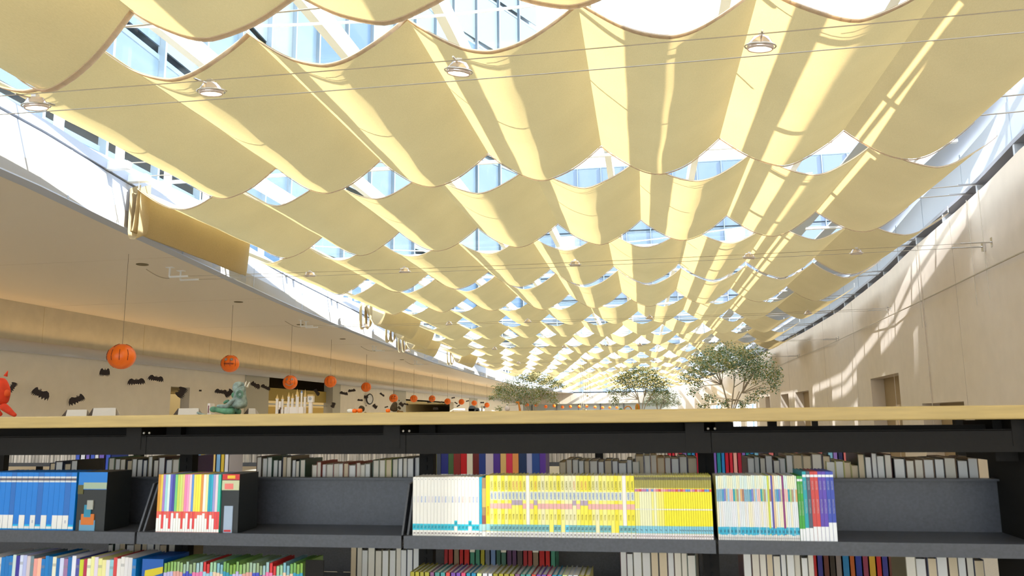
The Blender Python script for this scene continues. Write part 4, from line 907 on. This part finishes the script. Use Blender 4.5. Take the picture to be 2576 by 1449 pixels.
# ------------------------------------------------------------------ pumpkin lanterns hung from the left ceiling
def make_pumpkin(r, face, hero):
    e = empty('pumpkin_lantern'); b = MB(); K = 28; N = 14; v = []; f = []
    for i in range(N + 1):
        th = pi * i / N
        for j in range(K):
            a = 2 * pi * j / K; rr = sin(th) * (1 + .035 * cos(8 * a)); v.append((r * rr * cos(a), r * rr * sin(a), -r * .96 * cos(th)))
    for i in range(N):
        for j in range(K): f.append((i*K + j, i*K + (j+1) % K, (i+1)*K + (j+1) % K, (i+1)*K + j))
    me = bpy.data.meshes.new('shell'); me.from_pydata(v, [], f); me.materials.append(M_ORG)
    for p in me.polygons: p.use_smooth = True
    link('shell', me, e)
    def arc(a, t0, t1, w, nm_='rib_line', m_=M_INK):
        bb = MB(); n = 8; L = []
        for i in range(n + 1):
            th = t0 + (t1 - t0) * i / n; R_ = r * 1.012 * (1 + .035 * cos(8 * a)); L.append(Vector((R_ * sin(th) * cos(a), R_ * sin(th) * sin(a), r * .98 * cos(th))))
        bb.tube(L, w, 5); return bb.build(nm_, m_, e)
    for j in range(4): arc(-pi/2 - .95 + .62 * j + .1, 1.05, 1.9, r * .022)
    for j in range(6): arc(pi/4 * j + .4, .25, 2.6 if j in (1, 4) else .8, r * .018)
    def spot(a, th, s_, m_, nm_, pts):
        c = Vector((sin(th) * cos(a), sin(th) * sin(a), cos(th))) * r * 1.02; n = c.normalized(); t = Vector((-sin(a), cos(a), 0)); u = n.cross(t)
        bb = MB(); P0 = [c + t * x * s_ + u * y * s_ for x, y in pts]; P1 = [p + n * .006 for p in P0]; k = len(P0)
        bb.v = [tuple(p) for p in P0 + P1]; bb.f = [tuple(range(k, 2*k)), tuple(range(k-1, -1, -1))] + [(i, (i+1) % k, k + (i+1) % k, k + i) for i in range(k)]
        bb.build(nm_, m_, e)
    tri = [(-.5, -.5), (.5, -.5), (0, .7)]; cir = [(.5*cos(i*pi/5), .5*sin(i*pi/5)) for i in range(10)]; ring = cir
    A = -pi/2 + .25
    M_EY = mat('eye_pale', (.55, .5, .55), .5); M_EG = mat('eye_grey', (.35, .28, .22), .5)
    if face == 'jack':
        spot(A - .36, 1.15, r*.34, M_EG, 'eye', tri); spot(A + .36, 1.15, r*.34, M_EG, 'eye', tri); spot(A, 1.5, r*.12, M_INK, 'nose', tri)
        arcm = MB(); L = []
        for i in range(9):
            a = A - .5 + i * .125; th = 1.75 + .28 * sin(pi * i / 8); L.append(Vector((sin(th) * cos(a), sin(th) * sin(a), cos(th))) * r * 1.03)
        arcm.tube(L, r*.055, 5).build('mouth', M_EG, e)
    elif face == 'stitch':
        for s_ in (-.35, .3): spot(A + s_, 1.15, r*.34, M_EG, 'eye', cir); spot(A + s_, 1.15, r*.17, M_EY, 'pupil', cir)
        L = [Vector((sin(1.62) * cos(A - .55 + i * .14), sin(1.62) * sin(A - .55 + i * .14), cos(1.62))) * r * 1.04 for i in range(9)]
        mm = MB().tube(L, r*.018, 5)
        for p in L[1:-1]: mm.box(p + Vector((-.004, -.004, -.05*r*2)), p + Vector((.004, .004, .05*r*2)))
        mm.build('mouth', M_INK, e)
    elif face == 'cross':
        spot(A - .3, 1.15, r*.2, M_INK, 'eye', tri); spot(A + .35, 1.15, r*.3, M_INK, 'eye', cir)
        L = [Vector((sin(1.6) * cos(A - .6 + i * .15), sin(1.6) * sin(A - .6 + i * .15), cos(1.6))) * r * 1.04 for i in range(9)]
        MB().tube(L, r*.03, 5).build('mouth', M_INK, e)
    return e
KI = {}
pl = [(306, 897, 66, 'plain', 'largest plain orange pumpkin lantern hanging nearest the camera at left'), (579, 915, 45, 'stitch', 'orange pumpkin lantern with ring eyes and a stitched mouth'), (730, 962, 37, 'jack', 'orange pumpkin lantern with a smiling carved face above the castle'), (831, 960, 31, 'plain', 'plain pumpkin lantern just right of the smiling one'), (921, 974, 25, 'plain', 'plain pumpkin lantern above the left bear'), (990, 1002, 22, 'cross', 'pale faced pumpkin lantern in front of the larger bear')]
more = [(1041, 1003, 19), (1087, 1003, 17), (1126, 1010, 16), (1161, 1011, 15), (1193, 1014, 14), (1225, 1019, 13), (1247, 1013, 9), (1326, 1019, 9), (1349, 1019, 9), (1373, 1023, 8.5), (1394, 1021, 8), (1415, 1024, 8), (1435, 1023, 8), (1457, 1023, 8), (1476, 1022, 7.5), (1497, 1024, 7.5), (1516, 1025, 7.5), (1534, 1025, 7), (1552, 1025, 7)]
for i, (u, v, w) in enumerate(more): pl.append((u, v, w, 'jack' if i in (1,) else 'plain', 'distant orange pumpkin lantern, %s beyond the pale faced one along the row' % nth(i + 1)))
for (u, v, w, face, lab) in pl:
    d = ray(u, v); Z = min(.545 * 2000 / w, 118); p = d * Z      # d has unit depth along the view axis
    if p.y > 118: p = p * (118 / p.y)
    r = w / 2000 * Z / 2 * S if Z < 118 else w / 2000 * 118 / 2 * S
    if face not in KI: KI[face] = make_pumpkin(.2, face, True); e = KI[face]
    else: e = dup(KI[face])
    e.location = P(p.x, p.y, p.z); s_ = r / .2; e.scale = (s_, s_, s_); e.rotation_euler = (0, 0, random.uniform(-.15, .15))
    tag(e, lab, 'lantern', 'orange pumpkin lanterns hung along the left side')
    zt = ZC if p.x < XL(p.y) else ZC + .5
    st = MB().tube([(0, 0, .19), (0, 0, (zt - p.z) * S / s_)], .0045 / s_ * (1 if Z < 40 else 1.6), 4).build('string', mat('string_grey', (.25, .2, .15), .8), e)

# ------------------------------------------------------------------ paper bats on and before the left wall
def bat_mesh(sl=1, sr=1):
    L = [(0, .10), (.03, .20), (.06, .12), (.14, .13), (.26, .20), (.38, .16), (.47, .04), (.5, -.14), (.43, -.05), (.38, -.16), (.31, -.06), (.25, -.17), (.18, -.07), (.12, -.15), (.06, -.08), (0, -.12)]
    pts = [(x * sr, z) for x, z in L] + [(-x * sl, z) for x, z in L[-2:0:-1]]
    b = MB(); k = len(pts); b.v = [(x, 0, z) for x, z in pts] + [(x, .012, z) for x, z in pts]
    b.f = [tuple(range(k)), tuple(range(2*k - 1, k - 1, -1))] + [(i, k + i, k + (i+1) % k, (i+1) % k) for i in range(k)]
    return b.mesh('paper_bat', mat('bat_paper', (.028, .018, .018), .7))
bm_ = [bat_mesh(), bat_mesh(.55, 1), bat_mesh(1, .5), bat_mesh(.5, .45)]
bats = [(34, 971, 30, 60, 2), (96, 989, 44, -25, 1), (199, 1004, 40, 25, 2), (264, 938, 26, 0, 3), (343, 961, 42, 3, 0), (392, 953, 38, -10, 0), (458, 987, 30, 60, 3), (504, 983, 7, 0, 3), (556, 986, 32, -8, 0), (577, 990, 24, 35, 3), (639, 968, 26, -30, 1), (668, 975, 26, -25, 0), (795, 985, 20, -55, 1), (839, 1019, 15, 70, 3), (865, 990, 22, -12, 0), (885, 983, 20, 8, 0), (906, 1007, 15, -5, 0), (921, 999, 12, 10, 3), (943, 1023, 14, -40, 3), (961, 993, 15, -35, 0), (972, 1024, 10, 15, 0), (1010, 1018, 14, -35, 3), (1021, 1017, 14, -10, 0), (1080, 1012, 12, 5, 0), (1109, 1012, 8, 20, 0), (1121, 1018, 9, -20, 0), (1094, 1028, 14, 0, 1), (1140, 1001, 10, 10, 0), (1147, 1014, 10, -30, 0), (1153, 1021, 10, 30, 0), (1176, 1009, 9, 12, 0), (1213, 1013, 11, 0, 0), (1220, 1024, 9, 30, 3)]
for i, (u, v, w, rot, k) in enumerate(bats):
    p = onx(u, v, XW + (.35 if i < 14 else .3)); dep = -(RM.transposed() @ p).z
    o = link('paper_bat', bm_[k]); o.location = P(p.x, p.y, p.z); s_ = w / 2000 * dep * S * 1.0 / (1.02 if k == 0 else .78 if k < 3 else .5)
    o.scale = (s_, s_, s_ * 1.15); o.rotation_euler = Euler((0, radians(-rot), 0)).to_matrix().to_euler(); o.rotation_euler.rotate(Euler((0, 0, radians(30))))
    tag(o, 'black paper bat by the left wall, %s counting from the left' % nth(i + 1), 'bat', 'black paper bats along the left wall')
# round wall clock
p = onx(930, 1004, XW + .25); e = empty('wall_clock', P(p.x, p.y, p.z), radians(70)); tag(e, 'round black rimmed clock hung edge-on near the bats', 'clock')
MB().lathe((0, 0, 0), [(.22, .03), (.27, .02), (.28, 0), (.27, -.02), (.22, -.03), (.22, .03)], 24, Matrix.Rotation(pi/2, 3, 'X')).build('rim', mat('clock_rim', (.02, .02, .02), .4), e, True)
MB().lathe((0, 0, 0), [(.001, .01), (.23, .01), (.23, -.01), (.001, -.01)], 24, Matrix.Rotation(pi/2, 3, 'X')).build('dial', mat('clock_dial', (.7, .7, .72), .4), e)

# far decorations: gravestones, posts, skeleton figure, orange giraffe, coral, balloons
def farthing(name, u, v0, v1, w, Y, build, lab, cat):
    a = ony(u, v1, Y); b = ony(u, v0, Y); e = empty(name, P(a.x, Y, a.z)); tag(e, lab, cat); build(e, w * Y / 2000 * S, (b.z - a.z) * S); return e
def grave(e, w, h):
    MB().box((-w/2, -.03, -.4), (w/2, .03, h*.7)).lathe((0, 0, h*.7), [(.001, .03), (w/2, .03), (w/2, -.03), (.001, -.03)], 16, Matrix.Rotation(pi/2, 3, 'X')).build('slab', mat('stone_grey', (.10, .11, .12), .8), e)
    MB().box((-w*.2, -.035, h*.2), (w*.2, -.03, h*.4)).build('inscription', mat('stone_light', (.3, .3, .28), .8), e)
farthing('gravestone', 1188, 1022, 1043, 16, 9.5, grave, 'dark rounded toy gravestone left of the skeleton figure', 'decoration')
farthing('gravestone', 1200, 1026, 1043, 11, 9.9, grave, 'smaller slanted toy gravestone right behind the dark one', 'decoration')
def panda(e, w, h):
    MB().ball((0, 0, h*.25), (w*.32, w*.25, h*.32), 14, 10).build('body', mat('panda_white', (.62, .56, .56), .8), e, True)
    MB().ball((0, -.01, h*.68), (w*.26, w*.24, h*.28), 14, 10).build('head', mat('panda_white', (.62, .56, .56), .8), e, True)
    for s_ in (-1, 1):
        MB().ball((s_*w*.1, -w*.24, h*.68), (w*.04, w*.03, h*.05), 8, 6).build('eye', M_SLOT, e, True)
        MB().ball((s_*w*.38, -.02, h*.2), (w*.2, w*.15, h*.16), 10, 8).build('arm', mat('panda_dark', (.03, .015, .01), .8), e, True)
farthing('ghost_doll', 1277, 1019, 1045, 26, 9, panda, 'white faced dark armed doll sitting beside the first tree', 'toy')
def arch(e, w, h, col='arch_orange', cc=(.62, .22, .02)):
    MB().tube([(w/2 * cos(t*pi/12), 0, h * sin(t*pi/12)) for t in range(13)], w*.08, 6).build('loop', mat(col, cc, .6), e, True)
farthing('orange_arch', 1580, 1022, 1037, 20, 14, arch, 'small orange arched toy before the second tree', 'toy')
farthing('orange_wing', 1604, 1015, 1037, 14, 14, lambda e, w, h: (MB().ball((0, 0, h*.5), (w*.4, w*.2, h*.5), 12, 8).build('wing', mat('wing_orange', (.65, .20, .01), .6), e, True), MB().tube([(0, -.02, 0), (-w*.1, -.04, h*.9)], w*.08, 6).build('stem', mat('stem_lime', (.3, .35, .03), .7), e)), 'orange winged toy standing in front of the second tree trunk', 'toy')
farthing('green_shell', 1562, 1027, 1036, 10, 14, lambda e, w, h: MB().ball((0, 0, h*.4), (w*.5, w*.4, h*.6), 10, 8).build('shell', mat('shell_green', (.02, .18, .08), .5), e, True), 'small dark green domed toy left of the orange arch', 'toy')
farthing('white_dome', 1529, 1031, 1037, 16, 14, lambda e, w, h: MB().ball((0, 0, 0), (w*.5, w*.4, h*.9), 12, 8).build('dome', mat('dome_white', (.6, .6, .62), .5), e, True), 'small white domed object below the row of far lanterns', 'decoration')
for i, (u, v, w) in enumerate([(1463, 1034, 5), (1468, 1029, 5.5), (1474, 1032, 4.5), (1478, 996, 5), (1485, 999, 4)]):
    q_ = ony(u, v, 55); o = MB().ball((0, 0, 0), w * 55 / 2000 / 2 * S, 12, 8).build('paper_globe', mat('globe_gold', (.8, .7, .5) if i != 0 else (.8, .7, .5), .5), smooth=True); o.location = P(q_.x, 55, q_.z)
    MB().tube([(0, 0, 0), (0, 0, (4.2 - q_.z) * S)], .006, 4).build('string', M_WIRE, o)
    tag(o, 'small pale hanging globe, %s of a loose cluster near the far wall' % nth(i + 1), 'ornament', 'pale hanging globes near the far wall')
def giraffe(e, w, h):
    g_ = mat('giraffe_orange', (.62, .20, .02), .7); MB().tube([(0, 0, 0), (-w*.1, 0, h*.5), (-w*.25, 0, h)], w*.16, 8, w*.08).build('neck', g_, e, True); MB().ball((-w*.35, 0, h), (w*.25, w*.1, h*.07), 10, 6).build('head', g_, e, True)
farthing('giraffe_cutout', 1310, 1012, 1046, 22, 10, giraffe, 'orange long necked toy giraffe behind the first tree', 'toy')
def postf(e, w, h): MB().lathe((0, 0, 0), [(w*.5, 0), (w*.4, h*.1), (w*.3, h*.8), (w*.45, h*.9), (w*.1, h)], 10).build('shaft', mat('candle_grey', (.4, .38, .33), .7), e)
farthing('tower_ornament', 1212, 1020, 1045, 7, 9, postf, 'slim grey tower ornament right of the toy gravestones', 'decoration')

# ------------------------------------------------------------------ trees
def tree(name, Y, trunkpx, blobs, nleaf, lab, cols, leaf=.075):
    t0 = ony(*trunkpx[0], Y); e = empty(name, P(t0.x, Y, -2.0)); tag(e, lab, 'tree', 'indoor trees beyond the bookcases')
    b = MB(); B = []
    for (u, v, r) in blobs:
        c = ony(u, v, Y + random.uniform(-.8, .8)); B.append((c, r * Y / 2000))
    top = ony(*trunkpx[1], Y); rel = -e.location
    # several stems rising from one base
    stems = []
    for s_ in range(len(trunkpx) - 1):
        a = ony(*trunkpx[0], Y); c = ony(*trunkpx[s_ + 1], Y + random.uniform(-.3, .3))
        base_ = Vector((a.x, Y, -2.0)); pts = [base_, Vector((a.x, Y, a.z - .2)), (Vector((a.x, Y, a.z)) * .55 + c * .45), c]
        b.tube([P(*p) for p in pts], .035 if s_ == 0 else .024, 7, .012); stems.append((pts[1], c))
    for c, r in B:
        s_ = min(stems, key=lambda q_: (q_[1] - c).length); mid = (s_[1] + c) / 2 + Vector((0, 0, -.12 * (c - s_[1]).length))
        b.tube([P(*(s_[0] * .3 + s_[1] * .7)), P(*mid), P(*c)], .012, 5, .004)
        for _ in range(6):
            dd = Vector((random.gauss(0, 1), random.gauss(0, 1), random.gauss(0, .8))).normalized() * r * .9
            b.tube([P(*c), P(*(c + dd))], .005, 4, .002)
    o = b.build('trunk', mat('bark_pale', (.50, .42, .33), .9), e, True); o.location = rel
    for ci, (col, share) in enumerate(cols):
        v = []; f = []
        tw_ = sum(r ** 2 for c, r in B)
        for c, r in B:
            n = int(nleaf * share * r ** 2 / tw_)
            for _ in range(n):
                d = Vector((random.gauss(0, 1), random.gauss(0, 1), random.gauss(0, 1))); d.normalize()
                p = c + Vector((d.x, d.y, d.z * .75)) * r * random.uniform(.3, 1.45) ** .8
                ln = leaf * random.uniform(.7, 1.3); a = random.uniform(0, 2*pi)
                ax = Vector((cos(a), sin(a), random.uniform(-1.1, .1))).normalized(); sd = ax.cross(Vector((random.gauss(0, .5), random.gauss(0, .5), 1))).normalized() * ln * .24
                q0 = P(*p); ax = ax * ln * S; sd = sd * S; k = len(v)
                v += [tuple(q0), tuple(q0 + ax * .5 + sd), tuple(q0 + ax), tuple(q0 + ax * .5 - sd)]; f.append((k, k+1, k+2, k+3))
        me = bpy.data.meshes.new('foliage'); me.from_pydata(v, [], f); me.materials.append(col)
        o = link('foliage', me, e); o.location = rel; o['kind'] = 'stuff'
LG = [fabric_mat('leaf_dark', (.13, .25, .18), (.14, .28, .10), .35), fabric_mat('leaf_olive', (.30, .31, .09), (.38, .36, .07), .4), fabric_mat('leaf_pale', (.52, .66, .56), (.45, .6, .45), .35)]
tree('indoor_tree', 28, [(1838, 1040), (1806, 930), (1850, 940), (1880, 960), (1860, 985)], [(1775, 900, 30), (1805, 885, 28), (1840, 885, 30), (1875, 890, 30), (1905, 905, 32), (1760, 925, 28), (1735, 945, 22), (1925, 930, 30), (1945, 955, 22), (1790, 920, 30), (1830, 918, 30), (1865, 925, 32), (1895, 940, 28), (1755, 965, 18), (1740, 985, 12), (1785, 1000, 16), (1950, 940, 18), (1915, 985, 15), (1945, 975, 12), (1820, 1015, 14), (1870, 1015, 16), (1890, 1000, 14), (1770, 1020, 14)], 7200, 'largest airy ficus tree at right, before the curved wall', [(LG[0], .33), (LG[1], .30), (LG[2], .37)], .085)
tree('indoor_tree', 38, [(1612, 1040), (1603, 985), (1625, 975), (1640, 990)], [(1580, 945, 20), (1605, 938, 22), (1635, 940, 20), (1560, 955, 18), (1590, 965, 20), (1620, 962, 22), (1650, 958, 20), (1670, 965, 16), (1545, 985, 16), (1570, 985, 16), (1548, 1008, 13), (1645, 980, 16), (1675, 985, 12)], 5000, 'middle ficus tree with dense olive crown, left of the largest', [(LG[0], .35), (LG[1], .5), (LG[2], .15)], .085)
tree('indoor_tree', 44, [(1655, 1040), (1650, 1000), (1672, 1000)], [(1640, 990, 16), (1665, 988, 18), (1690, 995, 16), (1650, 1008, 16), (1675, 1010, 18), (1700, 1012, 12), (1630, 1010, 12)], 3800, 'pale sunlit small tree half behind the middle tree', [(LG[2], .7), (LG[1], .3)], .075)
tree('indoor_tree', 36, [(1340, 1046), (1315, 1000), (1345, 985), (1365, 985), (1300, 1000)], [(1270, 985, 18), (1250, 995, 14), (1285, 965, 18), (1310, 955, 18), (1335, 950, 20), (1360, 952, 20), (1380, 960, 18), (1395, 965, 14), (1410, 968, 10), (1300, 985, 20), (1330, 980, 22), (1360, 985, 22), (1385, 995, 18), (1255, 975, 14), (1235, 1000, 8), (1275, 1005, 14), (1256, 1028, 9), (1310, 1005, 14), (1345, 1005, 16), (1395, 1010, 10)], 6200, 'leftmost wide airy tree with pale green crown', [(LG[0], .2), (LG[1], .45), (LG[2], .35)], .08)

print('books', NB[0], 'objects', len(bpy.data.objects))
